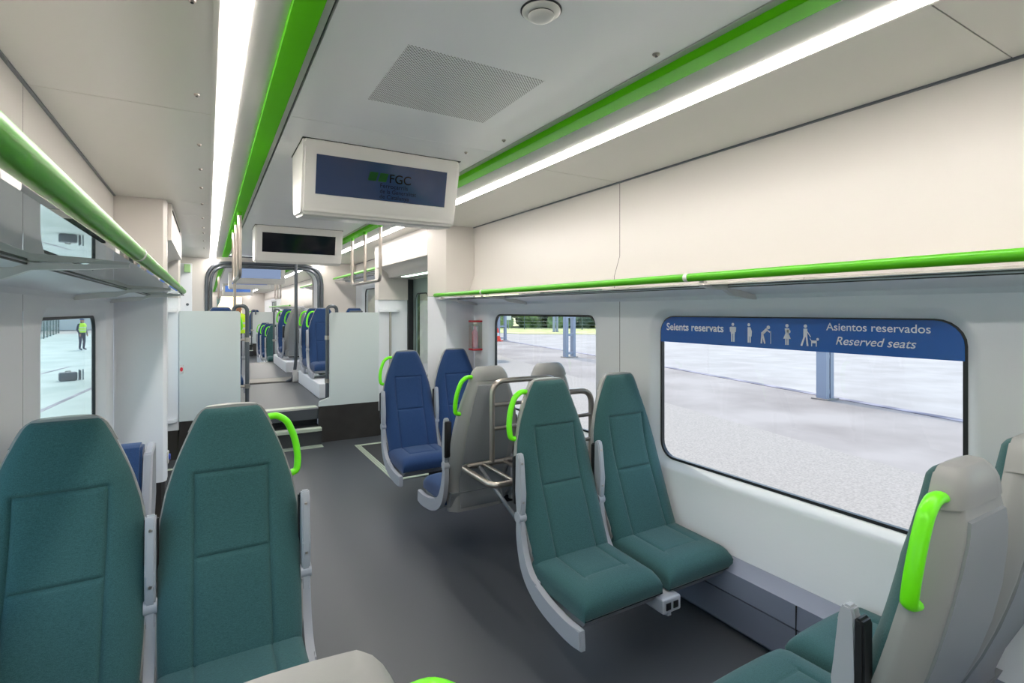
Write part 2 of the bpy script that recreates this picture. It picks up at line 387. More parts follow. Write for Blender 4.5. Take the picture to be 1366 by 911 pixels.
# ------------------------------------------------------------------ vestibule: pillars, headers, doors
def vestibule(s, xi_near, xi_far, y0, y1, name, dn):
    X = lambda x: S(s, x)
    # near pillar
    bm = nb()
    if s > 0: pl = [(XR, y0), (1.955, y0), (xi_near, y0 + .08), (xi_near + .02, y0 + .12), (XR + .06, y0 + .14), (XR + .06, y0)]
    else: pl = [(XR, y0), (xi_near + .02, y0), (xi_near, y0 + .03), (xi_near, y0 + .14), (XR + .06, y0 + .14), (XR + .06, y0)]
    pl = [(X(a), b) for a, b in pl]
    prism(bm, pl, 'z', .31, 1.698)
    bu = nb(); prism(bu, pl, 'z', 1.702, OZ); tag(link('wall_' + name, bu, 'panel'), kind='structure')
    tag(link('wall_' + name, bm, 'panel_low'), kind='structure')
    bm = nb(); prism(bm, [(X(XC + (abs(a - XC) + .006 if i in (0, 5, 4) else abs(a - XC) + .012)), b + (.006 if i not in (3, 4) else 0)) for i, (a, b) in enumerate([(S(s, q[0]), q[1]) for q in pl])], 'z', 0, .312)
    tag(link('baseboard_' + name, bm, 'kick'), kind='structure')
    # header over the door: curved front, lamp underneath
    ya, yb = y0 + .14, y1 - .0
    bm = nb(); prof = [(xi_far - .03, OZ), (xi_far - .03, 2.10)] + [(xi_far - .03 + .16 * math.sin(a), 2.10 - .12 * (1 - math.cos(a))) for a in (.3, .6, .9, 1.2, PI / 2)] + [(XR + .06, 1.975), (XR + .06, OZ)]
    prism(bm, [(X(a), b) for a, b in prof], 'y', ya + .003, yb)
    tag(link('wall_' + name, bm, 'panel', None, 50), kind='structure')
    t = empty('door_lamp', (0, 0, 0), 0, 'pale green glowing lamp strip under the header above the %s side door' % name, 'lamp', 'lamps above the side doors')
    bm = nb(); box(bm, *sorted((X(xi_far + .15), X(xi_far + .21))), ya + .10, yb - .45, 1.968, 1.974); link('diffuser', bm, 'door_led', t)
    bm = nb(); box(bm, *sorted((X(xi_far + .14), X(xi_far + .22))), ya + .09, yb - .44, 1.972, 1.978); link('lamp_housing', bm, 'white_plastic', t)
    # far return wall beside the partition, with shallow niche and grab pole
    bm = nb()
    prism(bm, [(X(xi_far), y1 - .0), (X(xi_far - .015), y1 + .02), (X(xi_far - .015), y1 + .10), (X(XR + .06), y1 + .10), (X(XR + .06), y1)], 'z', .31, 1.70)
    bu = nb(); prism(bu, [(X(xi_far), y1 - .02), (X(xi_far - .015), y1 + .02), (X(xi_far - .015), y1 + .10), (X(XR + .06), y1 + .10), (X(XR + .06), y1 - .02)], 'z', 1.703, OZ)
    tag(link('wall_' + name, bu, 'panel'), kind='structure'); tag(link('wall_' + name, bm, 'panel_low'), kind='structure')
    bm = nb(); box(bm, *sorted((X(xi_far + .005), X(XR + .05))), y1 + .004, y1 + .10, 0, .31); tag(link('baseboard_' + name, bm, 'kick'), kind='structure')
    t = empty('door_grab_pole', (0, 0, 0), 0, 'vertical steel grab pole set in the white wall niche beside the %s door' % name, 'grab pole')
    px = xi_far + .14
    bm = nb(); tube(bm, [(X(px), y1 - .05, .42), (X(px), y1 - .05, 1.55)], .015); link('pole', bm, 'steel', t, 60)
    for z in (.40, 1.55):
        bm = nb(); pp = [(X(px + .13 * math.cos(a)), y1 - .085 * math.sin(a)) for a in [PI * k / 10 for k in range(11)]]
        prism(bm, pp, 'z', z, z + .03); link('mounting_shelf', bm, 'panel_low', t, 40)
    # door leaves
    d = empty('door_%d' % dn, (0, 0, 0), kind='structure')
    ya = y0 + .50 if s > 0 else ya; ym = (ya + y1) / 2
    for a, b in ((ya, ym), (ym, y1)):
        cy, hw = (a + b) / 2, (b - a) / 2; gl = rrect(cy, 1.27, hw - .13, .52, .09)
        bm = nb(); n = len(gl)
        outer = []
        for q in range(4): outer += [((b - .004, 1.97), (a + .004, 1.97), (a + .004, 0), (b - .004, 0))[q]] * 7
        for x0, x1 in ((XR + .05, XR + .07),):
            for xx in (x0, x1):
                ca = {}
                def V(p):
                    k = (round(p[0], 5), round(p[1], 5))
                    if k not in ca: ca[k] = bm.verts.new((X(xx), p[0], p[1]))
                    return ca[k]
                for i in range(n):
                    j = (i + 1) % n; qq = []
                    for v in (V(outer[i]), V(outer[j]), V(gl[j]), V(gl[i])):
                        if v not in qq: qq.append(v)
                    if len(qq) > 2: bm.faces.new(qq)
            A = [bm.verts.new((X(x0), *p)) for p in gl]; B = [bm.verts.new((X(x1), *p)) for p in gl]
            for i in range(n): bm.faces.new((A[i], A[(i + 1) % n], B[(i + 1) % n], B[i]))
        leaf = link('door_leaf', bm, 'door', d)
        bm = nb(); g1 = rrect(cy, 1.27, hw - .145, .505, .08)
        A = [bm.verts.new((X(XR + .045), *p)) for p in gl]; B = [bm.verts.new((X(XR + .045), *p)) for p in g1]
        for i in range(n): bm.faces.new((A[i], A[(i + 1) % n], B[(i + 1) % n], B[i]))
        link('door_gasket', bm, 'black', leaf)
        bm = nb(); bm.faces.new([bm.verts.new((X(XR + .06), *p)) for p in gl]); link('door_glass', bm, 'glass', leaf)
    bm = nb()
    for yy in (ya, y1 - .03): box(bm, *sorted((X(XR - .02), X(XR + .05))), yy, yy + .03, 0, 1.97)
    box(bm, *sorted((X(XR + .04), X(XR + .05))), ym - .006, ym + .006, 0, 1.97)
    link('door_seal', bm, 'black', d)
vestibule(1, 1.80, 1.85, 4.57, 6.48, 'right', 1)
vestibule(-1, 1.94, 1.945, 4.57, 6.48, 'left', 2)
# dark slot in the left header
bm = nb(); box(bm, -.262 + .012, -.23, 4.80, 6.0, 2.325, 2.34); tag(link('trim_5', bm, 'gap'), kind='structure')

# partitions at the step
def partition(x0, x1, y, z0, z1, label, notch=0, kick=True, kz=0):
    t = empty('partition', (0, 0, 0), 0, label, 'partition')
    bm = nb()
    pts = [(x0 + .0, z1 - .02), (x0 + .02, z1), (x1, z1), (x1, z0), (x0 - notch, z0), (x0 - notch, z0 + .04), (x0 - notch + .01, z0 + .06), (x0, z0 + .10)] if notch >= 0 else \
          [(x0, z1), (x1 - .02, z1), (x1, z1 - .02), (x1, z0), (x0, z0)]
    prism(bm, pts, 'y', y, y + .035); link('screen_panel', bm, 'partition', t)
    if kick:
        bm = nb(); box(bm, x0 - max(notch, 0), x1, y + .004, y + .045, kz, z0 - .002); link('kick_plate', bm, 'kick', t)
    return t
pr = partition(1.262, 1.85, 6.46, .43, 1.545, 'white waist high partition right of the steps, dark kick plate below', .125)
pl_ = partition(-.255, .315, 6.46, .40, 1.56, 'white waist high partition left of the steps, dark kick plate below', -1)
bm = nb(); box(bm, 1.50, 1.66, 6.475, 6.50, 1.545, 1.565, .008); link('top_clip', bm, 'rail_grey', pr)
# steps
bm = nb(); box(bm, .30, 1.15, 6.36, 6.66, 0, .195); box(bm, .30, 1.15, 6.64, 6.82, .195, .398)
st = tag(link('entry_steps', bm, 'floor_dark'), kind='structure')
bm = nb(); box(bm, .30, 1.15, 6.335, 6.43, .165, .205, .004, 1); box(bm, .30, 1.15, 6.60, 6.74, .365, .405, .004, 1); box(bm, .27, 1.15, 6.24, 6.36, 0, .006)
link('step_nosing', bm, 'alu', st)
bm = nb()
for yy in (6.342, 6.61):
    z = .206 if yy < 6.5 else .4055
    box(bm, .32, 1.13, yy + .012, yy + .028, z - .002, z + .001)
link('nosing_strip', bm, 'white_plastic', st)
# side cheeks of the raised floor
bm = nb(); box(bm, XL, .30, 6.50, 6.54, 0, .4); box(bm, 1.15, XR, 6.51, 6.55, 0, .4); tag(link('baseboard_front', bm, 'kick'), kind='structure')

# handrails at the step
def step_rail(xa, xb, y, z0, z1, label, clamps, cx):
    t = empty('step_handrail', (0, 0, 0), 0, label, 'handrail', 'handrails at the steps')
    bm = nb(); tube(bm, rounded([(xa, y, z0), (xa, y, z1), (xb, y + .02, z1), (xb, y + .02, z1 - .16)], .09), .021); link('rail', bm, 'rail_grey', t, 60)
    for z in clamps:
        bm = nb(); tube(bm, [(xa, y, z), (cx, y, z)], .014); tube(bm, [(xa, y, z - .025), (xa, y, z + .025)], .028); link('clamp', bm, 'steel', t, 60)
    return t
step_rail(1.245, 1.36, 6.53, .40, 1.62, 'dark grey hooped handrail at right partition of the near steps', (.72, 1.24), 1.30)
step_rail(.385, .25, 6.53, .40, 1.62, 'dark grey hooped handrail at left partition of the near steps', (.72, 1.24), .32)

# floor mats in the vestibule
def door_mat(x0, x1, y0, y1, label):
    t = empty('door_mat', (0, 0, 0), 0, label, 'door mat', 'mats by the side doors')
    bm = nb(); box(bm, x0 + .06, x1, y0 + .06, y1 - .06, .0, .006); link('mat_surface', bm, 'floor_dark', t)
    bm = nb()
    for k in (0, .022, .044):
        for (a, b, c_, d_) in ((x0 + k, x1, y0 + k, y0 + k + .018), (x0 + k, x1, y1 - k - .018, y1 - k), ):
            box(bm, a, b, c_, d_, 0, .007, .002, 1)
        xx = (x0 + k, x0 + k + .018) if x0 > .5 else (x1 - k - .018, x1 - k)
        box(bm, *xx, y0 + k, y1 - k, 0, .007, .002, 1)
    link('mat_border', bm, 'alu', t); return t
door_mat(1.47, 2.28, 4.66, 6.12, 'dark entrance mat with light metal border by right door under blue seats')
t = door_mat(-.60, .20, 4.70, 6.12, 'dark entrance mat with pale border by the left side door')
bm = nb(); box(bm, -.60, .20, 4.50, 4.54, 0, .004); tag(link('yellow_floor_line', bm, 'yellow'), 'thin yellow line on the floor before the left entrance mat', 'floor line')

# gangway: end wall, arch frame, bellows ring, tread plate
def endwall(y, y1):
    bm = nb(); ar = rrect(.83, 1.355, .80, .955, .26); ar = [(x, max(z, .4)) for x, z in ar]; n = len(ar)
    outer = []
    for q in range(4): outer += [((XR + .05, OZ + .03), (XL - .05, OZ + .03), (XL - .05, .4), (XR + .05, .4))[q]] * 7
    for yy in (y, y1):
        ca = {}
        def V(p):
            k = (round(p[0], 5), round(p[1], 5))
            if k not in ca: ca[k] = bm.verts.new((p[0], yy, p[1]))
            return ca[k]
        for i in range(n):
            j = (i + 1) % n; qq = []
            for v in (V(outer[i]), V(outer[j]), V(ar[j]), V(ar[i])):
                if v not in qq: qq.append(v)
            if len(qq) > 2:
                try: bm.faces.new(qq)
                except ValueError: pass
    return bm, ar
bm, ar = endwall(9.25, 9.30); tag(link('wall_gangway', bm, 'panel'), kind='structure')
bm, ar = endwall(9.85, 9.90); tag(link('wall_gangway', bm, 'panel'), kind='structure')
bm = nb()
A = [bm.verts.new((.83 + (x - .83) * 1.02, 9.28, z)) for x, z in ar]; B = [bm.verts.new((.83 + (x - .83) * 1.02, 9.87, z)) for x, z in ar]
for i in range(len(ar)):
    if ar[i][1] > .401 or ar[(i + 1) % len(ar)][1] > .401: bm.faces.new((A[i], A[(i + 1) % len(ar)], B[(i + 1) % len(ar)], B[i]))
tag(link('wall_gangway', bm, 'ceil', None, 40), kind='structure')
t = empty('gangway_arch', (0, 0, 0), 0, 'dark grey double tube arch framing the gangway between the two cars', 'arch')
arch = rounded([(-.01, 9.22, .4), (-.01, 9.22, 2.31), (1.67, 9.22, 2.31), (1.67, 9.22, .4)], .30, 8)
bm = nb(); tube(bm, arch, .028); link('outer_tube', bm, 'rail_grey', t, 60)
arch = rounded([(.045, 9.20, .4), (.045, 9.20, 2.255), (1.615, 9.20, 2.255), (1.615, 9.20, .4)], .26, 8)
bm = nb(); tube(bm, arch, .022); link('inner_tube', bm, 'rail_grey', t, 60)
bm = nb(); tube(bm, rounded([(1.13, 9.24, .40), (1.22, 9.14, .46), (1.25, 9.12, .78), (1.25, 9.12, 1.3), (1.25, 9.12, 2.34)], .12), .026)
t = empty('gangway_pole', (0, 0, 0), 0, 'tall grey grab pole beside the aisle seats at the gangway, curved at its foot', 'grab pole')
link('pole', bm, 'rail_grey', t, 60)
bm = nb(); prism(bm, rrect(0, .50, .05, .10, .04), 'x', 1.20, 1.27)
o = link('foot_cover', bm, 'white_plastic', t, 40); o.location.y = 9.12
bm = nb(); box(bm, .06, 1.60, 9.305, 9.845, .36, .405); tag(link('gangway_tread_plate', bm, 'rib'), 'ribbed metal tread plate on the floor under the gangway arch', 'floor plate')
bm = nb(); box(bm, .0, 1.2, 9.16, 9.20, .396, .404); tag(link('trim_6', bm, 'gap'), kind='structure')
# cabinet left of the arch
t = empty('wall_cabinet', (0, 0, 0), 0, 'flush white cabinet door with a lock on the end wall left of the arch', 'cabinet')
bm = nb(); box(bm, XL + .05, -.20, 9.22, 9.25, 1.55, 2.28, .004, 1); link('cabinet_door', bm, 'panel_low', t)
bm = nb(); disc(bm, (-.26, 9.216, 1.66), .02, 'y', .01); link('lock', bm, 'rail_grey', t)
bm = nb(); box(bm, -.30, -.22, 9.10, 9.2, 2.14, 2.26, .005, 1); tag(link('green_reflection_block', bm, 'pale_green'), 'small painted pale green reflection under the ceiling by the end wall cabinet', 'sign')  # solid block standing in for a pale green reflection

# raised saloon steel pole at left
t = empty('aisle_grab_pole', (0, 0, 0), 0, 'slim steel grab pole rising from the left partition to the ceiling', 'grab pole')
bm = nb(); tube(bm, [(.27, 6.75, .40), (.27, 6.75, 2.40)], .016); link('pole', bm, 'steel', t, 60)
for z in (2.40, .406): bm = nb(); disc(bm, (.27, 6.75, z), .035, 'z', .012); link('flange', bm, 'steel', t, 40)

# ------------------------------------------------------------------ seats
Z0, Z1 = .385, 1.203
def halfw(z):
    tab = [(.30, .200), (.385, .215), (.50, .222), (.70, .226), (.82, .221), (.92, .203), (1.02, .174), (1.10, .142), (1.16, .116), (1.18, .106), (1.195, .096), (1.205, .082), (1.212, .07)]
    if z <= tab[0][0]: return tab[0][1]
    for (a, b), (c_, d_) in zip(tab, tab[1:]):
        if z <= c_:
            u = (z - a) / (c_ - a); return b + (d_ - b) * u
    return tab[-1][1]
def yc(z):
    u = max(0, (z - .40)) / .79
    return .205 * (1 - (1 - min(u, 1)) ** 2.1)
def grid(bm, f, nu, nv):
    V = [[bm.verts.new(f(i, j)) for i in range(nu)] for j in range(nv)]
    for j in range(nv - 1):
        for i in range(nu - 1): bm.faces.new((V[j][i], V[j][i + 1], V[j + 1][i + 1], V[j + 1][i]))
    return V
def close_grid(bm, A, B):
    nv, nu = len(A), len(A[0])
    loopA = [A[0][i] for i in range(nu)] + [A[j][-1] for j in range(1, nv)] + [A[-1][i] for i in range(nu - 2, -1, -1)] + [A[j][0] for j in range(nv - 2, 0, -1)]
    loopB = [B[0][i] for i in range(nu)] + [B[j][-1] for j in range(1, nv)] + [B[-1][i] for i in range(nu - 2, -1, -1)] + [B[j][0] for j in range(nv - 2, 0, -1)]
    n = len(loopA)
    for i in range(n): bm.faces.new((loopA[i], loopA[(i + 1) % n], loopB[(i + 1) % n], loopB[i]))
def dip(d, wd=.007): return math.exp(-(d / wd) ** 2)
def back_cushion_bm():
    bm = nb()
    gx = .118
    xin = [-gx - .012, -gx - .006, -gx, -gx + .006, -gx + .012, -.08, -.04, 0, .04, .08, gx - .012, gx - .006, gx, gx + .006, gx + .012]
    fr = [0, .03, .08, .16, .28, .42, .56, .70, .85]
    zs = [Z0, Z0 + .008, Z0 + .02, Z0 + .04]; z = .45
    gz = (.715, .985)
    while z < Z1 - .03:
        if not any(abs(z - g) < .02 for g in gz): zs.append(z)
        z += .025
    for g in gz: zs += [g - .016, g - .010, g - .005, g, g + .005, g + .010, g + .016]
    zs += [Z1 - .02, Z1 - .012, Z1 - .006, Z1]; zs = sorted(zs)
    def xs(z):
        wv = halfw(z); k = min(1, wv * .80 / (gx + .012)); inn = [x * k for x in xin]
        L = [-wv + (inn[0] + wv) * f for f in fr]; return L + inn + [-x for x in L[::-1]]
    nu = len(xs(.5))
    def front(i, j):
        z = zs[j]; X = xs(z); x = X[i]; wv = halfw(z); s = abs(x) / wv
        e = max(0, 1 - s ** 11) ** .5
        ev = min(1, (z - Z0) / .03) ** .5 * (min(1, (Z1 - z) / .02) ** .5)
        th = (.016 + .032 * max(0, 1 - s ** 5)) * e * (.35 + .65 * ev) * (1 if z < 1.0 else 1 - .45 * (z - 1.0) / .2) + .008 * max(0, (s - .5)) * e * min(1, max(0, (1.05 - z) / .3)) + .003
        lumb = .012 * math.exp(-((z - .60) / .16) ** 2)
        g = 0
        if z < gz[1] + .012: g = max(g, dip(abs(x) - gx * min(1, wv * .80 / (gx + .012)), .006) * min(1, (gz[1] + .012 - z) / .012))
        if abs(x) < gx + .004:
            g = max(g, dip(z - gz[1], .006), dip(z - gz[0], .006))
        return (x, yc(z) - (th + lumb * e) + .009 * g, z)
    A = grid(bm, front, nu, len(zs))
    B = grid(bm, lambda i, j: (xs(zs[j])[i], yc(zs[j]) + .004, zs[j]), nu, len(zs))
    close_grid(bm, A, B); return bm
def seat_cushion_bm():
    bm = nb(); y0, y1 = -.375, .03; gx = .115; gy = -.235
    xin = [-gx - .012, -gx - .006, -gx, -gx + .006, -gx + .012, -.07, 0, .07, gx - .012, gx - .006, gx, gx + .006, gx + .012]
    fr = [0, .06, .16, .32, .55, .8]
    hw = .222
    L = [-hw + (xin[0] + hw) * f for f in fr]; X = L + xin + [-x for x in L[::-1]]
    Y = [y0, y0 + .006, y0 + .015, y0 + .03, y0 + .06, -.28, gy - .012, gy - .006, gy, gy + .006, gy + .012, -.19, -.15, -.10, -.05, -.02, 0, y1]
    def top(i, j):
        x, y = X[i], Y[j]; s = abs(x) / hw; e = max(0, 1 - s ** 10) ** .5
        ev = min(1, (y - y0) / .045) ** .5
        g = 0
        if y > gy - .012: g = max(g, dip(abs(x) - gx, .006))
        if abs(x) < gx + .006: g = max(g, dip(y - gy, .006) * .55)
        cx = x * (1 - .04 * (1 - ev))
        return (cx, y, .345 + .055 * e * ev + .012 * (y - y0) / .4 + .006 - .007 * g + .006 * math.cos(x * 7))
    A = grid(bm, top, len(X), len(Y))
    B = grid(bm, lambda i, j: (X[i] * .985, Y[j] + (.012 if j == 0 else 0), .310 + (.0)), len(X), len(Y))
    close_grid(bm, A, B); return bm
def sm(u): u = max(0, min(1, u)); return u * (1.25 - .25 * u * u) if u < 1 else 1
def shell_bm():
    bm = nb(); zs = [.27, .29, .33, .38, .45, .52, .60, .68, .76, .84, .92, 1.0, 1.06, 1.10, 1.13, 1.15, 1.17, 1.185, 1.195]
    ss = [-1, -.99, -.95, -.88, -.81, -.75, -.72, -.45, 0, .45, .72, .75, .81, .88, .95, .99, 1]
    def yb(z):
        if z >= .45: return yc(z)
        u = (.45 - z) / .18; return yc(.45) + .0 * u
    def outw(i, j):
        z = zs[j]; w_ = halfw(z) + .004; s = ss[i]; th = (.012 + .046 * sm((1 - abs(s)) / .27)) * (.65 + .35 * min(1, max(0, (1.20 - z)) / .12)) * (1 if abs(s) < .999 else .6)
        return (s * w_, yb(z) + .006 + th, z)
    A = grid(bm, outw, len(ss), len(zs))
    B = grid(bm, lambda i, j: (ss[i] * (halfw(zs[j]) + .004), yb(zs[j]) - .004, zs[j]), len(ss), len(zs))
    close_grid(bm, A, B); return bm
def back_panel_bm():
    bm = nb(); zs = [.285, .30, .35, .42, .5, .6, .7, .8, .9, 1.0, 1.06, 1.095, 1.10, 1.105]; ss = [-1, -.985, -.9, -.6, -.3, 0, .3, .6, .9, .985, 1]
    def f(off):
        def g(i, j):
            z = zs[j]; w_ = halfw(z) * .70; s = ss[i]
            edge = 1 if (abs(s) < .99 and 0 < j < len(zs) - 1) else 0
            th = .058 * (.65 + .35 * min(1, max(0, (1.20 - z)) / .12))
            return (s * w_, yc(max(z, .45)) + .006 + th + (off if edge else -.004), z)
        return g
    A = grid(bm, f(.006), len(ss), len(zs)); return bm
def top_cap_bm():
    bm = nb(); zs = [1.125, 1.13, 1.15, 1.17, 1.185, 1.198, 1.206, 1.209]; ss = [-1, -.95, -.8, -.5, 0, .5, .8, .95, 1]
    def ww(z): return halfw(z) + .008
    def out(i, j):
        z = zs[j]; s = ss[i]; th = (.063 * max(0, 1 - abs(s) ** 7) ** .5) * (1 - (max(0, z - 1.16) / .055) ** 2 * .5)
        return (s * ww(z), yc(z) + .004 + th * .9, z + .004 * (1 - s * s))
    A = grid(bm, out, len(ss), len(zs))
    B = grid(bm, lambda i, j: (ss[i] * ww(zs[j]), yc(zs[j]) - .001, zs[j] + .004 * (1 - ss[i] ** 2)), len(ss), len(zs))
    close_grid(bm, A, B); return bm
def side_frame_bm(x, wd=.030):
    """curved sled at one side, from the armrest pivot down and forward under the cushion"""
    bm = nb()
    cen = rounded([(.085, .0, .585), (.075, .0, .47), (.02, 0, .335), (-.12, 0, .275), (-.29, 0, .255), (-.385, 0, .262)], .12, 5)
    pts = [(p[0], p[2]) for p in cen]; n = len(pts); up_, dn_ = [], []
    for i, p in enumerate(pts):
        a = Vector(pts[max(i - 1, 0)]); b = Vector(pts[min(i + 1, n - 1)]); t = (b - a).normalized(); nn = Vector((-t.y, t.x))
        h = .024 + .022 * min(1, i / (n * .55)); q = Vector(p)
        up_.append(q - nn * h * .7); dn_.append(q + nn * h)
    poly = [tuple(v) for v in up_] + [tuple(v) for v in dn_[::-1]]
    prism(bm, poly, 'x', x - wd / 2, x + wd / 2)
    es = [e for e in bm.edges if abs(e.verts[0].co.x - e.verts[1].co.x) < 1e-6 and not (len(e.link_faces) == 2 and False)]
    bmesh.ops.bevel(bm, geom=es, offset=.005, segments=2, affect='EDGES'); return bm
def armrest_bm(x, wd=.030):
    bm = nb(); prism(bm, [(.062, .615), (.060, .70), (.075, .86), (.085, .885), (.105, .885), (.112, .87), (.112, .70), (.104, .60), (.085, .575), (.070, .585)], 'x', x - wd / 2, x + wd / 2)
    bmesh.ops.bevel(bm, geom=bm.edges[:], offset=.005, segments=2, affect='EDGES'); return bm
def pad_bm(x):
    bm = nb(); prism(bm, [(.108, .64), (.113, .70), (.113, .868), (.128, .868), (.134, .86), (.134, .66), (.125, .64)], 'x', x - .021, x + .021)
    bmesh.ops.bevel(bm, geom=bm.edges[:], offset=.005, segments=2, affect='EDGES'); return bm
def make_seat(col, hs, label, both=True):
    """hs: local x side of the aisle (0: window seat without green handle). Faces -Y."""
    t = empty('train_seat', (0, 0, 0), 0, label, 'seat')
    link('backrest_cushion', back_cushion_bm(), col, t, 60); link('seat_cushion', seat_cushion_bm(), col, t, 60)
    sh = link('back_shell', shell_bm(), 'shell', t, 50); link('back_panel', back_panel_bm(), 'shell_dark', sh, 50); link('top_cap', top_cap_bm(), 'shell', sh, 60)
    bm = nb(); prism(bm, [(-.365, .312), (-.34, .275), (-.10, .262), (.06, .30), (.10, .40), (.05, .40), (.0, .318)], 'x', -.205, .205); link('seat_pan', bm, 'shell_dark', t, 40)
    sides = ([hs, -hs] if both else [hs]) if hs else []
    for s in sides:
        fr = link('side_frame', side_frame_bm(s * .240), 'frame_grey', t, 40)
        bm = nb(); disc(bm, (s * .240, .088, .585), .026, 'x', .038); link('pivot', bm, 'frame_grey', fr, 50)
        a = link('armrest', armrest_bm(s * .240), 'frame_grey', t, 40); link('armrest_pad', pad_bm(s * .240), 'black', a, 40)
        for zz in (.66, .84): bm = nb(); disc(bm, (s * .240, .061 if zz < .7 else .074, zz), .005, 'y', .008, 10); link('screw', bm, 'steel', a)
    if hs:
        P = [(hs * .125, 1.150), (hs * .155, 1.153), (hs * .192, 1.130), (hs * .222, 1.06), (hs * .232, .98), (hs * .226, .93), (hs * .196, .925)]
        bm = nb(); tube(bm, rounded([(x, yc(z) + .020, z) for x, z in P], .05, 4), .013, 12, flat=1.35, up=(0, 1, 0)); link('grab_handle', bm, 'green_plastic', t, 70)
    bm = nb(); box(bm, -.12, .12, -.16, -.02, .235, .275, .004, 1); link('mounting_bracket', bm, 'black', t)
    return t
protos = {}
def seat(x, ytop, face, col, side, label):
    """face -1: towards the camera (-Y), +1: away. side: world x side of the aisle, 0 for a window seat"""
    rz = 0 if face < 0 else PI; hs = side if face < 0 else -side
    y = ytop - .205 if face < 0 else ytop + .205
    dzv = label[1] if isinstance(label, tuple) else 0; lab = label[0] if isinstance(label, tuple) else label
    k = (col, hs)
    if k not in protos:
        protos[k] = make_seat(col, hs, lab); o = protos[k]; o.location = (x, y, dzv); o.rotation_euler = (0, 0, rz); return o
    return dup(protos[k], (x, y, dzv), rz, lab)
seat(-.40, 2.20, -1, 'teal', 0, 'teal fabric seat facing camera at far left, next to the left window')
seat(.078, 2.20, -1, 'teal', 1, 'teal fabric seat facing camera left of the aisle with green handle')
seat(.05, .545, 1, 'teal', 1, 'nearest seat back seen from behind at the bottom left edge, green handle')
seat(1.52, 2.22, -1, 'teal', -1, 'teal fabric aisle seat facing camera right of the aisle with green handle')
seat(2.00, 2.22, -1, 'teal', 0, 'teal fabric window seat facing camera, just left of the blue signed window')
seat(1.52, .53, 1, 'teal', -1, 'grey backed teal aisle seat seen from behind at right, long green handle')
seat(2.01, .54, 1, 'teal', 0, 'grey backed teal window seat seen from behind at the right edge')
seat(1.52, 4.45, -1, 'navy', -1, 'navy fabric aisle seat facing camera over the right entrance mat')
seat(1.99, 4.45, -1, 'navy', 0, 'navy fabric window seat facing camera below the red extinguisher box')
seat(1.54, 2.93, 1, 'navy', -1, 'grey seat back seen from behind the luggage stand, green handle at left')
seat(2.00, 2.93, 1, 'navy', 0, 'grey seat back in front of the far right window behind luggage stand')
seat(1.52, 8.3, -1, 'navy', -1, ('navy aisle seat on the raised floor behind the right partition', .4))
seat(1.99, 8.3, -1, 'navy', 0, ('navy window seat on the raised floor behind the right partition', .4))
seat(1.52, 9.0, -1, 'navy', -1, ('second navy aisle seat on the raised floor just before the arch pole', .4))
seat(.14, 7.3, -1, 'navy', 1, ('navy aisle seat on the raised floor behind the left partition', .4))
seat(1.52, 10.9, 1, 'navy', -1, ('navy seat back seen from behind just beyond the gangway arch', .4))
seat(1.52, 12.2, -1, 'navy', -1, ('navy seat facing camera beyond the gangway arch', .4))
seat(1.52, 14.8, -1, 'teal', -1, 'small distant teal seat in the low part of the second car')
seat(1.52, 16.2, -1, 'navy', -1, 'distant navy seat right behind the distant teal seat in the second car')
seat(1.52, 17.4, -1, 'navy', -1, 'farthest navy seat in the low part of the second car')
seat(1.52, 21.4, -1, 'navy', -1, ('very distant navy seat behind the last partition', .4))

# benches' beams with socket boxes, plinths
def beam(x0, x1, y, label, z=0, box_at=None):
    t = empty('seat_support_beam', (0, 0, 0), 0, label, 'seat beam', 'dark beams under the seat pairs')
    bm = nb(); box(bm, x0, x1, y - .13, y - .04, .20 + z, .252 + z, .008); link('beam', bm, 'black', t)
    if box_at:
        bm = nb(); box(bm, box_at - .055, box_at + .055, y - .40, y - .20, .235 + z, .30 + z, .008); b_ = link('socket_box', bm, 'frame_grey', t)
        bm = nb()
        for dx in (-.025, .02): box(bm, box_at + dx - .014, box_at + dx + .014, y - .403, y - .399, .252 + z, .282 + z)
        link('socket', bm, 'black', b_)
    return t
beam(1.33, 2.20, 2.015, 'dark beam with grey socket box under the teal seats right of the aisle', 0, 1.765)
beam(1.33, 2.20, .85, 'dark beam under the nearest right hand seats')
beam(1.33, 2.20, 4.245, 'dark beam under the navy seats over the right entrance mat')
beam(1.50, 2.20, 3.34, 'dark beam under the grey backed seats behind luggage stand')
beam(-.53, .30, 1.995, 'dark beam under the two teal seats left of the aisle')
def plinth(x0, x1, y0, y1, z0, h, label):
    bm = nb(); box(bm, x0, x1, y0, y1, z0, z0 + h, .015); tag(link('seat_plinth', bm, 'panel_low'), label, 'plinth', 'white plinths under the raised seats')
plinth(1.27, 2.24, 7.2, 9.0, .4, .20, 'white plinth under the raised navy seats before the arch'); plinth(1.27, 2.24, 10.6, 12.7, .4, .20, 'white plinth under the navy seats beyond the gangway arch')
plinth(XL, .25, 7.1, 8.6, .4, .20, 'white plinth under the raised seat left of the aisle')
plinth(1.30, 2.24, 14.3, 17.6, 0, .22, 'long low white plinth under the distant seats of the second car')
plinth(1.30, 2.24, 21.0, 22.0, .4, .20, 'white plinth under the very distant seat behind last partition')

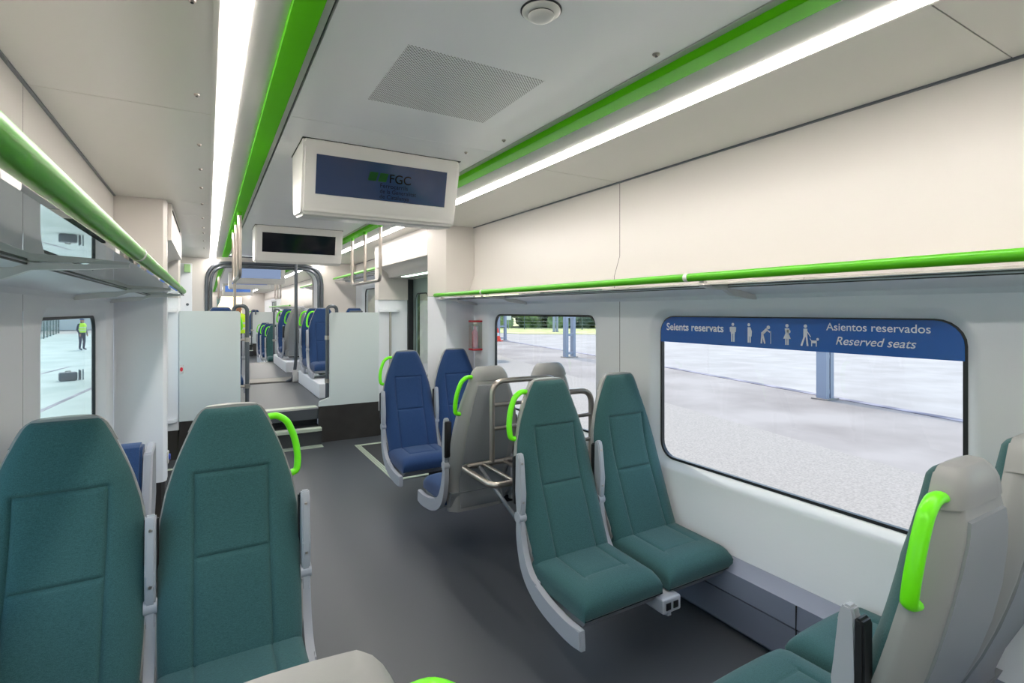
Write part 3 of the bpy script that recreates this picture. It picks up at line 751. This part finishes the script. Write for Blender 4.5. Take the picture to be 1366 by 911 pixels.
# tip-up seat folded beside the left wall
t = empty('folding_seat', (0, 0, 0), 0, 'folded tip-up seat with navy pad and pale grey shell by the left wall', 'folding seat')
bm = nb(); prism(bm, [(3.00, .42), (3.02, .40), (3.10, .40), (3.30, .86), (3.29, .885), (3.20, .885), (3.17, .87)], 'x', -.40, -.28)
bmesh.ops.bevel(bm, geom=bm.edges[:], offset=.012, segments=2, affect='EDGES'); link('cushion', bm, 'navy', t, 50)
bm = nb(); prism(bm, [(2.98, .30), (3.12, .30), (3.34, .60), (3.34, .87), (3.16, .85), (2.97, .45)], 'x', -.275, -.235)
bmesh.ops.bevel(bm, geom=bm.edges[:], offset=.008, segments=2, affect='EDGES'); link('shell', bm, 'frame_grey', t, 50)
bm = nb(); box(bm, XL + .0, -.27, 3.05, 3.11, .28, .34, .005, 1); link('hinge_arm', bm, 'black', t)

# ------------------------------------------------------------------ luggage stand of steel tube
t = empty('luggage_stand', (0, 0, 0), 0, 'steel tube luggage stand between the grey seat backs and the teal seats', 'luggage rack')
for k, (yy, zt) in enumerate(((2.80, 1.13), (2.44, 1.09))):
    bm = nb(); tube(bm, rounded([(1.50, yy, .62), (1.50, yy, zt), (1.98, yy, zt), (1.98, yy, .62)], .085), .017); h = link('hoop', bm, 'steel', t, 60)
    bm = nb()
    for z in (.985, .84): tube(bm, [(1.50, yy, z - k * .04), (1.98, yy, z - k * .04)], .012)
    link('cross_bar', bm, 'steel', h, 60)
zs_ = .635
bm = nb(); tube(bm, rounded([(1.30, 2.42, zs_), (1.30, 2.80, zs_), (2.16, 2.80, zs_), (2.16, 2.42, zs_)], .05, closed=True), .017, closed=True); sh = link('shelf_frame', bm, 'steel', t, 60)
for x in (1.44, 1.58, 1.72, 1.86, 2.0):
    bm = nb(); tube(bm, [(x, 2.42, zs_), (x, 2.80, zs_)], .011); link('shelf_bar', bm, 'steel', sh, 60)
for x in (1.41, 1.76, 2.06):
    bm = nb(); tube(bm, [(x, 2.79, zs_ - .012), (x, 2.25, .42)], .012); link('brace', bm, 'rail_grey', t, 60)

# ------------------------------------------------------------------ overhead racks with the green rails
def overhead(s, y0, y1, dz, ring, brk, label):
    X = lambda x: S(s, x); t = empty('overhead_rack', (0, 0, 0), 0, label, 'luggage rack')
    rx = 1.865 if s > 0 else 1.838
    bm = nb(); tube(bm, [(X(rx), y0, 1.71 + dz), (X(rx), y1, 1.71 + dz)], .0185, 20); r = link('green_rail', bm, 'green', t, 60); r['label'] = 'apple green tube along the front edge'
    for yy in ring:
        bm = nb(); tube(bm, [(X(rx), yy - .01, 1.71 + dz), (X(rx), yy + .01, 1.71 + dz)], .0205, 20); link('joint_ring', bm, 'white_plastic', r, 60)
    bm = nb(); box(bm, *sorted((X(rx - .005), X(2.05))), y0 + .02, y1 - .04, 1.674 + dz, 1.682 + dz); link('glass_shelf', bm, 'shelf_glass', t)
    bm = nb(); prism(bm, [(X(2.04), 1.668 + dz), (X(2.06), 1.660 + dz), (X(2.16), 1.655 + dz), (X(2.235), 1.64 + dz), (X(2.25), 1.62 + dz), (X(2.252), 1.70 + dz), (X(2.04), 1.69 + dz)], 'y', y0, y1 - .06)
    link('shelf_profile', bm, 'panel_low', t, 30)
    bm = nb(); box(bm, *sorted((X(2.036), X(2.041))), y0, y1 - .06, 1.667 + dz, 1.671 + dz); link('edge_strip', bm, 'kick', t)
    for yy in brk:
        bm = nb(); prism(bm, [(X(rx + .01), 1.70 + dz), (X(rx + .01), 1.668 + dz), (X(1.93), 1.660 + dz), (X(2.03), 1.655 + dz), (X(2.08), 1.632 + dz), (X(2.245), 1.615 + dz), (X(2.248), 1.635 + dz), (X(2.10), 1.662 + dz), (X(2.04), 1.672 + dz), (X(1.93), 1.672 + dz)], 'y', yy - .012, yy + .012)
        link('bracket', bm, 'white_plastic', t, 30)
    return t
overhead(1, -1.55, 4.72, 0, (-.41, 1.62, 3.645), (-.41, 1.55, 3.6, 4.5), 'overhead rack with bright green tube rail above the right windows')
overhead(-1, -1.55, 4.68, 0, (-.41, 1.66, 3.645), (-.41, 1.60, 3.3, 4.4), 'overhead rack with green tube rail and reflecting glass above the left windows')
overhead(1, 6.62, 9.20, .4, (7.9,), (7.2, 8.6), 'short overhead rack with green rail above the right window of raised area')
overhead(1, 9.95, 12.9, .4, (11.5,), (10.7, 12.2), 'overhead rack with green rail at right just beyond the gangway')
overhead(1, 14.7, 19.9, 0, (16.5,), (15.5, 17.5), 'farthest overhead rack with green rail on the right of second car')

# ------------------------------------------------------------------ monitors
def monitor(y, label, scr, face=-1, lit=False, words=True):
    t = empty('passenger_monitor', (XC, y, 0), 0 if face < 0 else PI, label, 'monitor')
    hx = .428
    prof = [(.0, CZ), (.005, 2.40), (.075, 2.09), (.085, 2.068), (.105, 2.055), (.33, 2.075), (.37, 2.10), (.40, CZ)]
    bm = nb(); prism(bm, prof, 'x', -hx, hx)
    es = [e for e in bm.edges if min(v.co.z for v in e.verts) < CZ - .001]
    bmesh.ops.bevel(bm, geom=es, offset=.014, segments=3, affect='EDGES'); h = link('housing', bm, 'white_plastic', t, 35)
    bm = nb(); box(bm, -hx - .003, hx + .003, -.003, .40, CZ - .003, CZ); link('top_gap', bm, 'gap', t)
    f = lambda x, z: (x, .005 + (2.40 - z) / .31 * .07 - .0035, z)
    q = [(-.362, 2.165), (.352, 2.165), (.352, 2.358), (-.362, 2.358)]
    bm = nb(); bm.faces.new([bm.verts.new(f(x, z)) for x, z in q])
    r = bmesh.ops.extrude_face_region(bm, geom=bm.faces[:]); 
    for v in r['geom']:
        if isinstance(v, bmesh.types.BMVert): v.co.y += .012
    s_ = link('screen', bm, scr, t)
    if words:
        up_ = Vector((0, -.07, .31)).normalized(); ux = (1, 0, 0)
        def at(x, z): p = f(x, z); return (p[0], p[1] - .0015, p[2])
        ml, mg = ('letters_lit', 'logo_lit') if lit else ('letters_dim', 'logo_dim')
        bm = nb()
        for i in range(2): bm.faces.new([bm.verts.new(at(-.10 + .055 * i + dx, 2.262 + dz)) for dx, dz in ((0, 0), (.045, 0), (.045 + .012, .045), (.012, .045))])
        link('logo', bm, mg, s_)
        text_mesh('lettering', 'FGC', .12, ml, s_, at(.02, 2.262), ux, up_, 0, .01)
        for i, (wd, ln) in enumerate(((.155, 'Ferrocarrils'), (.205, 'de la Generalitat'), (.165, 'de Catalunya'))):
            text_mesh('lettering', ln, wd, ml, s_, at(-.03, 2.232 - i * .028), ux, up_)
    return t
monitor(2.76, 'nearest white ceiling monitor with dark screen tinted by a painted blue reflection and faint lettering', 'screen_off')
monitor(5.78, 'second white ceiling monitor with blank black screen over the vestibule', 'screen_black', words=False)
monitor(10.6, 'ceiling monitor with dull grey blue screen just inside the gangway arch', 'screen_pale', words=False)
monitor(13.2, 'distant ceiling monitor with lit blue screen beyond the arch', 'screen_blue', lit=True)
monitor(18.6, 'farthest ceiling monitor, thin lit blue screen deep in second car', 'screen_blue', lit=True)

# ------------------------------------------------------------------ ceiling fittings
t = empty('ceiling_vent', (0, 0, 0), 0, 'rectangular perforated air vent in the ceiling before the nearest monitor', 'vent')
bm = nb(); box(bm, .566, 1.098, 1.633, 2.137, CZ - .0015, CZ + .004); link('perforated_sheet', bm, 'perf', t)
t = empty('smoke_detector', (.833, 1.254, CZ), 0, 'round white smoke detector on the ceiling near the top edge', 'smoke detector'); t.scale.z = .6
bm = nb(); lathe(bm, [(.060, 0), (.060, -.004), (.058, -.006)], (0, 0, 0), 40); link('trim_ring', bm, 'black', t)
bm = nb(); lathe(bm, [(.055, 0), (.056, -.010), (.050, -.018), (.036, -.022)], (0, 0, 0), 40); link('base', bm, 'white_plastic', t, 40)
bm = nb(); lathe(bm, [(.037, -.022), (.037, -.028)], (0, 0, 0), 40); link('sensor_slot', bm, 'black', t)
bm = nb(); lathe(bm, [(.038, -.028), (.036, -.036), (.026, -.044), (.010, -.048), (.001, -.048)], (0, 0, 0), 40); link('sensor_head', bm, 'white_plastic', t, 60)
def latch(name, x, y, z, r, label, grp, src=[None]):
    o = empty(name, (x, y, z), 0, label, 'fastener', grp)
    bm = nb(); lathe(bm, [(r, 0), (r, -.003), (r * .7, -.007), (r * .4, -.008)], (0, 0, 0), 16); link('rim', bm, 'steel', o, 40)
    bm = nb(); disc(bm, (0, 0, -.008), r * .4, 'z', .003, 12); link('socket', bm, 'black', o); return o
l0 = latch('ceiling_fastener', -.035, 1.60, OZ, .010, 'small steel latch in the row beside the left ceiling light', 'latches beside the left ceiling light')
for y in (2.29, 2.97, 3.48, 4.0, 4.6, 5.3, 5.9, 6.3, 7.0, 7.8): dup(l0, (-.035, y, OZ))
latch('ceiling_fastener', 1.31, 1.27, CZ, .013, 'largest round steel screw on the ceiling right of the smoke detector', None)
latch('ceiling_fastener', 1.30, 2.30, CZ, .010, 'small steel screw in the ceiling between vent and right green strip', None)
latch('ceiling_fastener', 1.22, 2.58, CZ, .009, 'tiny steel screw in the ceiling just above the nearest monitor corner', None)

def hanging(x, y0, y1, zb, label, ztop=2.40):
    t = empty('hanging_grab_rail', (0, 0, 0), 0, label, 'grab rail')
    bm = nb(); tube(bm, rounded([(x, y0, ztop), (x, y0, zb), (x, y1, zb), (x, y1, ztop)], .07), .017); link('loop', bm, 'steel', t, 60)
    bm = nb(); tube(bm, [(x, (y0 + y1) / 2, ztop), (x, (y0 + y1) / 2, zb)], .016); link('middle_bar', bm, 'steel', t, 60)
    bm = nb()
    for yy in (y0, (y0 + y1) / 2, y1): tube(bm, [(x, yy, ztop - .03), (x, yy, ztop + .002)], .022)
    link('ceiling_mount', bm, 'green', t, 60)
hanging(1.44, 4.97, 6.10, 1.86, 'steel grab rail loop hanging from the right green strip by the door')
hanging(.235, 4.97, 6.10, 1.86, 'steel grab rail loop hanging from the left green strip')
hanging(1.44, 12.9, 14.0, 1.86, 'distant steel grab rail loop hanging beyond the arch at right')
hanging(.235, 14.0, 15.0, 1.86, 'distant steel grab rail loop hanging beyond the arch at left')

# ------------------------------------------------------------------ extinguisher box, push buttons
t = empty('extinguisher_box', (2.25, 4.44, 1.33), 0, 'slim clear case with red ends holding a red extinguisher by the right pillar', 'fire extinguisher')
bm = nb(); box(bm, -.10, 0, -.05, .05, .125, .142, .003, 1); box(bm, -.10, 0, -.05, .05, -.142, -.125, .003, 1); link('end_cap', bm, 'red', t)
bm = nb(); lathe(bm, [(.028, -.12), (.030, -.11), (.030, .03), (.014, .06), (.012, .085)], (-.055, 0, 0), 20); link('bottle', bm, 'red', t, 50)
bm = nb(); box(bm, -.075, -.03, -.012, .012, .085, .105, .003, 1); link('valve', bm, 'black', t)
bm = nb(); box(bm, -.097, -.003, -.047, .047, -.125, .125); link('clear_cover', bm, 'screen_glass', t)
def button(x, y, z, m, label, nm):
    o = empty(nm, (x, y, z), 0, label, 'button')
    bm = nb(); box(bm, -.004, .006, -.03, .03, -.045, .045, .004, 1); link('plate', bm, 'white_plastic', o)
    bm = nb(); disc(bm, (.010, 0, 0), .022, 'x', .014); link('push_button', bm, m, o, 40); return o
button(-.256, 4.655, .47, 'blue_tag', 'blue push button low on the left vestibule pillar', 'help_button')
ob = button(-.235, 6.454, .95, 'red', 'small red push button on the left edge of the left partition', 'emergency_button'); ob.rotation_euler.z = -PI / 2; ob.scale.y = .6

# ------------------------------------------------------------------ second car: steps, partitions
partition(1.32, 2.24, 12.95, .50, 1.20, 'low white partition beyond the gangway arch at right', 0, True, .4)
step_rail(1.30, 1.42, 12.9, .40, 1.60, 'slim dark handrail at the low partition beyond the arch', (.9,), 1.36)
bm = nb(); box(bm, XL, .25, 12.95, 13.0, 0, 1.55); tag(link('partition', bm, 'panel_low'), 'white partition at the left of the second car steps', 'partition')
bm = nb(); box(bm, XL, .25, 13.0, 13.02, 0, .4); box(bm, 1.32, XR, 13.0, 13.02, 0, .4); tag(link('baseboard_front', bm, 'kick'), kind='structure')
bm = nb(); box(bm, .25, 1.32, 13.0, 13.3, 0, .2); tag(link('entry_steps', bm, 'floor_dark'), kind='structure')
partition(1.36, 2.24, 20.2, .43, 1.53, 'distant white partition right of the far steps', 0)
partition(XL, .50, 20.2, .43, 1.53, 'distant white partition left of the far steps', -1)
bm = nb(); box(bm, .50, 1.36, 20.0, 20.3, 0, .2); box(bm, .50, 1.36, 20.3, 20.42, 0, .4); s2 = tag(link('entry_steps', bm, 'floor_dark'), kind='structure')
bm = nb(); box(bm, .50, 1.36, 19.98, 20.06, .19, .21); box(bm, .50, 1.36, 20.28, 20.36, .39, .41); link('step_nosing', bm, 'alu', s2)
step_rail(1.32, 1.45, 20.1, .40, 1.60, 'very distant dark handrail at the far steps', (.9,), 1.40)

# ------------------------------------------------------------------ reserved-seats film on the near right window
t = empty('window_sign', (0, 0, 0), 0, 'blue reserved seats sign with white lettering and pictograms along window top', 'sign')
xs_ = XR + .048; wy0, wy1 = .765, 2.195
top = [p for p in rrect((wy0 + wy1) / 2, 1.12, (wy1 - wy0) / 2 - .006, .41 - .004, .09) if p[1] > 1.385]
bm = nb(); A = [(wy1 - .006, 1.383)] + top + [(wy0 + .006, 1.383)]
prism(bm, A, 'x', xs_, xs_ + .002); film = link('sign_film', bm, 'sticker', t)
xt = xs_ - .0012; UX, UY = (0, -1, 0), (0, 0, 1)
text_mesh('lettering', 'Seients reservats', .385, 'sticker_white', t, (xt, 2.145, 1.452), UX, UY, 0, .022)
text_mesh('lettering', 'Asientos reservados', .375, 'sticker_white', t, (xt, 1.245, 1.478), UX, UY, 0, .008)
text_mesh('lettering', 'Reserved seats', .290, 'sticker_white', t, (xt, 1.205, 1.419), UX, UY, .28, .008)
def picto(cy, shapes):
    """shapes in a local frame: u to the reader's right, v up, unit = metres"""
    bm = nb()
    def P(u, v): return bm.verts.new((xt, cy - u, 1.405 + v))
    for sh_ in shapes:
        if sh_[0] == 'c':
            _, u, v, r = sh_; bm.faces.new([P(u + r * math.cos(2 * PI * k / 14), v + r * math.sin(2 * PI * k / 14)) for k in range(14)])
        elif sh_[0] == 'l':
            _, u0, v0, u1, v1, w_ = sh_; d = Vector((u1 - u0, v1 - v0)); n = Vector((-d.y, d.x)).normalized() * w_ / 2
            bm.faces.new([P(u0 + n.x, v0 + n.y), P(u1 + n.x, v1 + n.y), P(u1 - n.x, v1 - n.y), P(u0 - n.x, v0 - n.y)])
        else: bm.faces.new([P(u, v) for u, v in sh_[1]])
    for i, v in enumerate(bm.verts): pass
    link('pictogram', bm, 'sticker_white', t)
picto(1.705, [('c', 0, .088, .008), ('p', [(-.014, .076), (.014, .076), (.012, .040), (-.012, .040)]), ('l', -.006, .042, -.006, 0, .009), ('l', .006, .042, .006, 0, .009), ('l', -.016, .074, -.014, .050, .006), ('l', .016, .074, .014, .050, .006)])
picto(1.612, [('c', -.003, .088, .008), ('p', [(-.010, .076), (.006, .076), (.014, .055), (.012, .030), (-.010, .030)]), ('l', -.006, .032, -.006, 0, .008), ('l', .004, .032, .004, 0, .008)])
picto(1.530, [('c', .018, .078, .009), ('l', .012, .070, -.016, .045, .014), ('l', -.014, .048, -.018, .0, .009), ('l', -.012, .046, .000, .0, .008), ('l', .010, .066, .026, .055, .006), ('l', .030, .060, .030, .0, .003)])
picto(1.420, [('c', 0, .088, .008), ('p', [(-.011, .076), (.011, .076), (.008, .052), (.018, .028), (-.018, .028), (-.008, .052)]), ('c', .008, .062, .009), ('l', -.005, .03, -.005, 0, .007), ('l', .005, .03, .005, 0, .007)])
picto(1.335, [('c', .0, .088, .008), ('p', [(-.009, .077), (.009, .077), (.009, .040), (-.009, .040)]), ('l', -.004, .042, -.018, .0, .008), ('l', .005, .042, .010, .0, .008), ('l', .008, .065, .024, .040, .004)])
picto(1.295, [('p', [(-.014, .026), (.010, .026), (.010, .014), (-.014, .014)]), ('c', .014, .032, .006), ('l', -.012, .016, -.012, 0, .004), ('l', .008, .016, .008, 0, .004), ('l', -.013, .024, -.020, .034, .003)])

# ------------------------------------------------------------------ outside
G = -.60
def slab(name, pts, z, m, label=None, cat=None, kind=None, th=.03):
    bm = nb(); prism(bm, pts, 'z', z - th, z); return tag(link(name, bm, m), label, cat, None, kind)
slab('ground', [(-160, -60), (160, -60), (160, 220), (-160, 220)], G - .03, 'pale', kind='structure', th=.1)
slab('gravel_ground', [(2.5, -20), (5.0, -20), (8.0, 2.7), (9.3, 8.8), (14.0, 30.), (20., 60), (2.5, 60)], G + .012, 'gravel', kind='structure')
slab('concrete_ground', [(5.0, -20), (8.5, -20), (12.6, 4.2), (15.1, 14.3), (18.5, 32.6), (24, 60), (20., 60), (14., 30), (9.3, 8.8), (8.0, 2.7)], G + .006, 'concrete', kind='structure')
slab('drain_channel', [(8.5, -20), (8.75, -20), (12.85, 4.2), (15.35, 14.3), (18.8, 32.6), (24.3, 60), (24, 60), (18.5, 32.6), (15.1, 14.3), (12.6, 4.2)], G + .02, 'gutter', 'long rusty drain channel crossing the yard beyond the right windows', 'drain channel')
slab('left_ground', [(-160, -60), (-1.0, -60), (-1.0, 60), (-14, 64), (-160, 64)], G + .01, 'paving_l', kind='structure')
slab('grass_verge', [(26, 42), (160, -60), (160, 80), (60, 200), (20, 200), (20, 70)], G + .01, 'verge', kind='structure')
for i, (a, b) in enumerate((((-3.2, 13.5), (-2.7, 19.5)), ((-5.6, 18.), (-4.6, 26.)))):
    d = Vector((b[0] - a[0], b[1] - a[1])); n = Vector((-d.y, d.x)).normalized() * .06; d2 = d * .0
    slab('pavement_crack', [(a[0] - n.x, a[1] - n.y), (b[0] - n.x, b[1] - n.y), (b[0] + n.x, b[1] + n.y), (a[0] + n.x, a[1] + n.y)], G + .014, 'gutter', ('dark seam across pale paving outside left window, nearer one', 'dark seam across pale paving outside left window, farther one')[i], 'pavement seam', th=.005)
def lattice_post(x, y, wd, h, label):
    t = empty('lattice_post', (x, y, G), 0, label, 'post')
    bm = nb()
    for sx in (-1, 1): box(bm, sx * wd / 2 - .07, sx * wd / 2 + .07, -.12, .12, 0, h)
    link('upright', bm, 'galv', t)
    bm = nb(); z = .15
    while z < h: box(bm, -wd / 2 + .06, wd / 2 - .06, -.10, -.02, z, z + .10); z += .85
    link('batten', bm, 'galv', t)
    bm = nb(); box(bm, -wd / 2 - .15, wd / 2 + .15, -.2, .2, 0, .04); link('base_plate', bm, 'concrete', t)
lattice_post(13.05, 7.1, .20, 6.5, 'grey steel lattice post outside the near right window')
lattice_post(14.6, 19.6, .42, 6.5, 'grey steel lattice post standing outside the far right window')
lattice_post(18.6, 33.2, .55, 6.5, 'distant grey lattice post beside the orange cone')
lattice_post(31.0, 44.0, .40, 7.0, 'slim far grey post near the verge fence')
o = empty('traffic_cone', (17.9, 32.6, G), 0, 'orange and white traffic cone at the foot of distant post', 'traffic cone')
bm = nb(); box(bm, -.3, .3, -.3, .3, 0, .05); lathe(bm, [(.26, .05), (.18, .40)], (0, 0, 0), 16); lathe(bm, [(.13, .62), (.06, .95)], (0, 0, 0), 16); link('cone_body', bm, 'orange', o)
bm = nb(); lathe(bm, [(.18, .40), (.13, .62)], (0, 0, 0), 16); link('white_band', bm, 'white_plastic', o)
# fence along the verge
def fence(a, b, n, h, label, m='fence'):
    t = empty('chain_fence', (0, 0, 0), 0, label, 'fence'); a, b = Vector(a), Vector(b)
    for i in range(n + 1):
        p = a.lerp(b, i / n); bm = nb(); tube(bm, [(p.x, p.y, G), (p.x, p.y, G + h)], .05, 8); link('fence_post', bm, m, t)
    bm = nb()
    for z in (.15, .55, .95, 1.35, h - .05): tube(bm, [(a.x, a.y, G + z), (b.x, b.y, G + z)], .018, 6)
    k = int((b - a).length / .9)
    for i in range(k): p = a.lerp(b, i / k); tube(bm, [(p.x, p.y, G + .05), (p.x, p.y, G + h - .05)], .012, 4)
    link('fence_mesh', bm, m, t)
fence((20, 64), (70, 18), 20, 1.9, 'wire mesh fence along the grass verge beyond the right windows')
fence((-9.0, 36), (-12.5, 66), 12, 1.8, 'wire mesh fence across the paving outside the left window')
# notice boards on the fence
for i, (x, y, lab) in enumerate(((31.0, 53.7, 'small white notice board on the fence seen through far right window'), (44.0, 41.6, 'second small white notice board on the fence, farther right'))):
    o = empty('notice_board', (x, y, G), 0, lab, 'notice board')
    bm = nb(); box(bm, -.4, .3, -.12, -.08, 1.1, 2.0); link('board', bm, 'white_plastic', o)
    bm = nb(); box(bm, -.08, -.02, -.08, -.02, 0, 2.1); link('board_post', bm, 'galv', o)
# trees: lumpy crown of leaf clumps on a trunk
def tree_mesh(seed, m):
    rnd = random.Random(seed); bm = nb()
    for k in range(26):
        c = Vector((rnd.gauss(0, 1.3), rnd.gauss(0, 1.3), 2.9 + rnd.gauss(0, 1.2))); r = rnd.uniform(.7, 1.5)
        q = bmesh.ops.create_icosphere(bm, subdivisions=2, radius=r)
        for v in q['verts']: v.co = v.co * (1 + rnd.uniform(-.22, .22)) + c
    return bm
tp = []
for i in range(3):
    o = empty('tree', (0, 0, 0), 0, 'tree', 'tree', 'trees beyond the yard fence')
    link('crown', tree_mesh(i, None), 'leaf_hazy' if i != 1 else 'leaf', o)
    bm = nb(); tube(bm, [(0, 0, -.2), (.05, 0, 1.6), (-.1, .1, 3.4)], .18, 8); link('trunk', bm, 'bark', o); tp.append(o)
rnd = random.Random(3); cnt = 0
for k in range(28):
    f = k / 27; x = 12 + 66 * f + rnd.uniform(-1.5, 1.5); y = 82 - 62 * f + (k % 2) * 4
    i = k % 3; kind = ('dark dense', 'lighter olive', 'dark broad')[i]
    lab = kind + ' green tree in the belt beyond the yard fence'
    o = tp[i] if k < 3 else dup(tp[i], (0, 0, 0))
    o.location = (x, y, G - .6); o.rotation_euler = (0, 0, rnd.uniform(0, 6)); sc = rnd.uniform(.8, 1.25); o.scale = (sc * 1.15, sc * 1.15, sc); o['label'] = lab
    o['group'] = kind + ' trees beyond the fence'
for (x, y, sc, lab) in ((9.5, 22, .55, 'small sunlit tree seen through the right door glass, nearer one'), (17, 42, 1.1, 'tall sunlit tree seen through the right door glass')):
    o = dup(tp[1], (x, y, G)); o.scale = (sc, sc, sc); o['label'] = lab; o['group'] = ''
# left outside: buildings and stored stuff
def block(x, y, wx, wy, h, m, label, cat='building', nm='storage_building'):
    o = empty(nm, (x, y, G), .1, label, cat)
    bm = nb(); box(bm, -wx / 2, wx / 2, -wy / 2, wy / 2, 0, h); link('wall', bm, m, o)
    bm = nb(); box(bm, -wx / 2 - .2, wx / 2 + .2, -wy / 2 - .2, wy / 2 + .2, h, h + .25); link('roof', bm, 'equip', o)
    bm = nb()
    for k in range(5): box(bm, -wx / 2 + wx * (k + .2) / 5, -wx / 2 + wx * (k + .7) / 5, -wy / 2 - .03, -wy / 2 + .01, h * .35, h * .75)
    link('window_band', bm, 'gap', o)
block(-26, 78, 18, 8, 3.2, 'crate', 'long grey shed far behind the fence outside the left window')
block(-13, 80, 9, 6, 4.2, 'white_plastic', 'pale block building behind the worker outside the left window')
block(-17, 66, 3.0, 3, 2.4, 'equip', 'dark container standing by the fence outside left window', 'container', 'storage_container')
for k in range(6):
    o = dup(tp[k % 3], (0, 0, 0)); o.location = (-34 + k * 6, 92 + (k % 2) * 4, G - .5); o.scale = (1.3, 1.3, 1.2); o['label'] = 'dark tree behind the sheds outside the left window'; o['group'] = 'trees behind the sheds on the left'
o = empty('trackside_equipment', (-3.7, 20.8, G), .3,  'dark lumpy equipment case lying on paving outside the left window', 'equipment')
bm = nb(); box(bm, -.6, .5, -.3, .3, .02, .62, .12, 3); box(bm, .60, .74, -.1, .1, .05, .7, .03); link('case', bm, 'equip', o, 50)
bm = nb(); tube(bm, rounded([(-.2, 0, .6), (-.2, 0, .68), (.1, 0, .68), (.1, 0, .6)], .05), .03, 8); link('carry_handle', bm, 'black', o)
bm = nb()
for dx in (.62, .86): tube(bm, [(dx, 0, 0), (dx, 0, .75)], .05, 8)
link('bottle_pair', bm, 'crate', o)

o.scale = (.40, .40, .45)
# ------------------------------------------------------------------ people
def person(loc, rz, label, cap=True, arms=None):
    t = empty('person', loc, rz, label, 'person')
    V = {'pel': (0, 0, .95), 'wai': (0, 0, 1.10), 'che': (0, .01, 1.33), 'nec': (0, 0, 1.48), 'hea': (0, -.01, 1.60), 'top': (0, 0, 1.68),
         'sl': (.19, 0, 1.42), 'el': (.25, .03, 1.14), 'wl': (.22, -.08, .92), 'hl': (.21, -.10, .84),
         'sr': (-.19, 0, 1.42), 'er': (-.25, .03, 1.14), 'wr': (-.22, -.08, .92), 'hr': (-.21, -.10, .84),
         'tl': (.10, 0, .88), 'kl': (.11, -.02, .48), 'al': (.11, .02, .09), 'fl': (.12, -.15, .04),
         'tr': (-.10, 0, .88), 'kr': (-.11, -.02, .48), 'ar': (-.12, .02, .09), 'fr': (-.13, -.15, .04)}
    R = {'pel': .15, 'wai': .14, 'che': .17, 'nec': .06, 'hea': .095, 'top': .07, 'sl': .07, 'el': .048, 'wl': .034, 'hl': .04, 'sr': .07, 'er': .048, 'wr': .034, 'hr': .04,
         'tl': .10, 'kl': .065, 'al': .045, 'fl': .04, 'tr': .10, 'kr': .065, 'ar': .045, 'fr': .04}
    E = [('pel', 'wai'), ('wai', 'che'), ('che', 'nec'), ('nec', 'hea'), ('hea', 'top'), ('che', 'sl'), ('sl', 'el'), ('el', 'wl'), ('wl', 'hl'), ('che', 'sr'), ('sr', 'er'), ('er', 'wr'), ('wr', 'hr'),
         ('pel', 'tl'), ('tl', 'kl'), ('kl', 'al'), ('al', 'fl'), ('pel', 'tr'), ('tr', 'kr'), ('kr', 'ar'), ('ar', 'fr')]
    ks = list(V); me = bpy.data.meshes.new('body'); me.from_pydata([V[k] for k in ks], [(ks.index(a), ks.index(b)) for a, b in E], [])
    o = bpy.data.objects.new('body', me); C.collection.objects.link(o); o.parent = t
    me.materials.append(M['cloth']); md = o.modifiers.new('skin', 'SKIN')
    for i, k in enumerate(ks): me.skin_vertices[0].data[i].radius = (R[k], R[k])
    me.skin_vertices[0].data[0].use_root = True
    sb = o.modifiers.new('sub', 'SUBSURF'); sb.levels = 2; sb.render_levels = 2
    bm = nb(); bmesh.ops.create_uvsphere(bm, u_segments=20, v_segments=14, radius=.1)
    for v in bm.verts: v.co = Vector((v.co.x * .82, v.co.y * .98 - .012, v.co.z * 1.22 + 1.62))
    h = link('head', bm, 'skin', t, 80)
    bm = nb(); prism(bm, [(-.012, 1.60), (0.012, 1.60), (0, 1.64)], 'y', -.135, -.09); 
    for s in (-1, 1): lathe(bm, [(.02, -.008), (.02, .008)], (s * .084, 0, 1.61), 10, 'x')
    link('nose_and_ears', bm, 'skin', h)
    bm = nb(); lathe(bm, [(.105, 1.665), (.102, 1.70), (.07, 1.74), (.01, 1.752)], (0, 0, 0), 20); box(bm, -.07, .07, -.19, -.08, 1.662, 1.672); link('cap', bm, 'cap', h, 50)
    for s in (-1, 1):
        bm = nb()
        for k in range(4): tube(bm, [(s * (.195 + .012 * k), -.10 + .0, .84), (s * (.195 + .012 * k), -.125, .79 - .006 * (k % 3)), (s * (.19 + .012 * k), -.12, .755)], .0085, 6)
        tube(bm, [(s * .19, -.12, .86), (s * .175, -.15, .81)], .009, 6); lathe(bm, [(.02, .80), (.036, .82), (.034, .87), (.026, .90)], (s * .213, -.105, 0), 10)
        link('hand', bm, 'skin', t, 60)
    prof = [(.155, .98), (.165, 1.05), (.168, 1.2), (.185, 1.36), (.15, 1.46), (.08, 1.50)]
    bm = nb(); rings = []
    lathe(bm, prof, (0, 0, 0), 24)
    for v in bm.verts: v.co.x *= 1.25; v.co.y = v.co.y * .92
    link('hivis_vest', bm, 'hivis', t, 60)
    bm = nb()
    for z in (1.08, 1.22): lathe(bm, [(.175, z), (.177, z + .05)], (0, 0, 0), 24)
    for v in bm.verts: v.co.x *= 1.25; v.co.y *= .93
    link('reflective_band', bm, 'hivis_band', t, 60)
    return t
person((.69, 15.4, 0), .3, 'person in yellow high visibility vest and blue cap standing beyond the arch')
person((-6.0, 36.9, G), .9, 'person in yellow high visibility vest walking outside the left window')
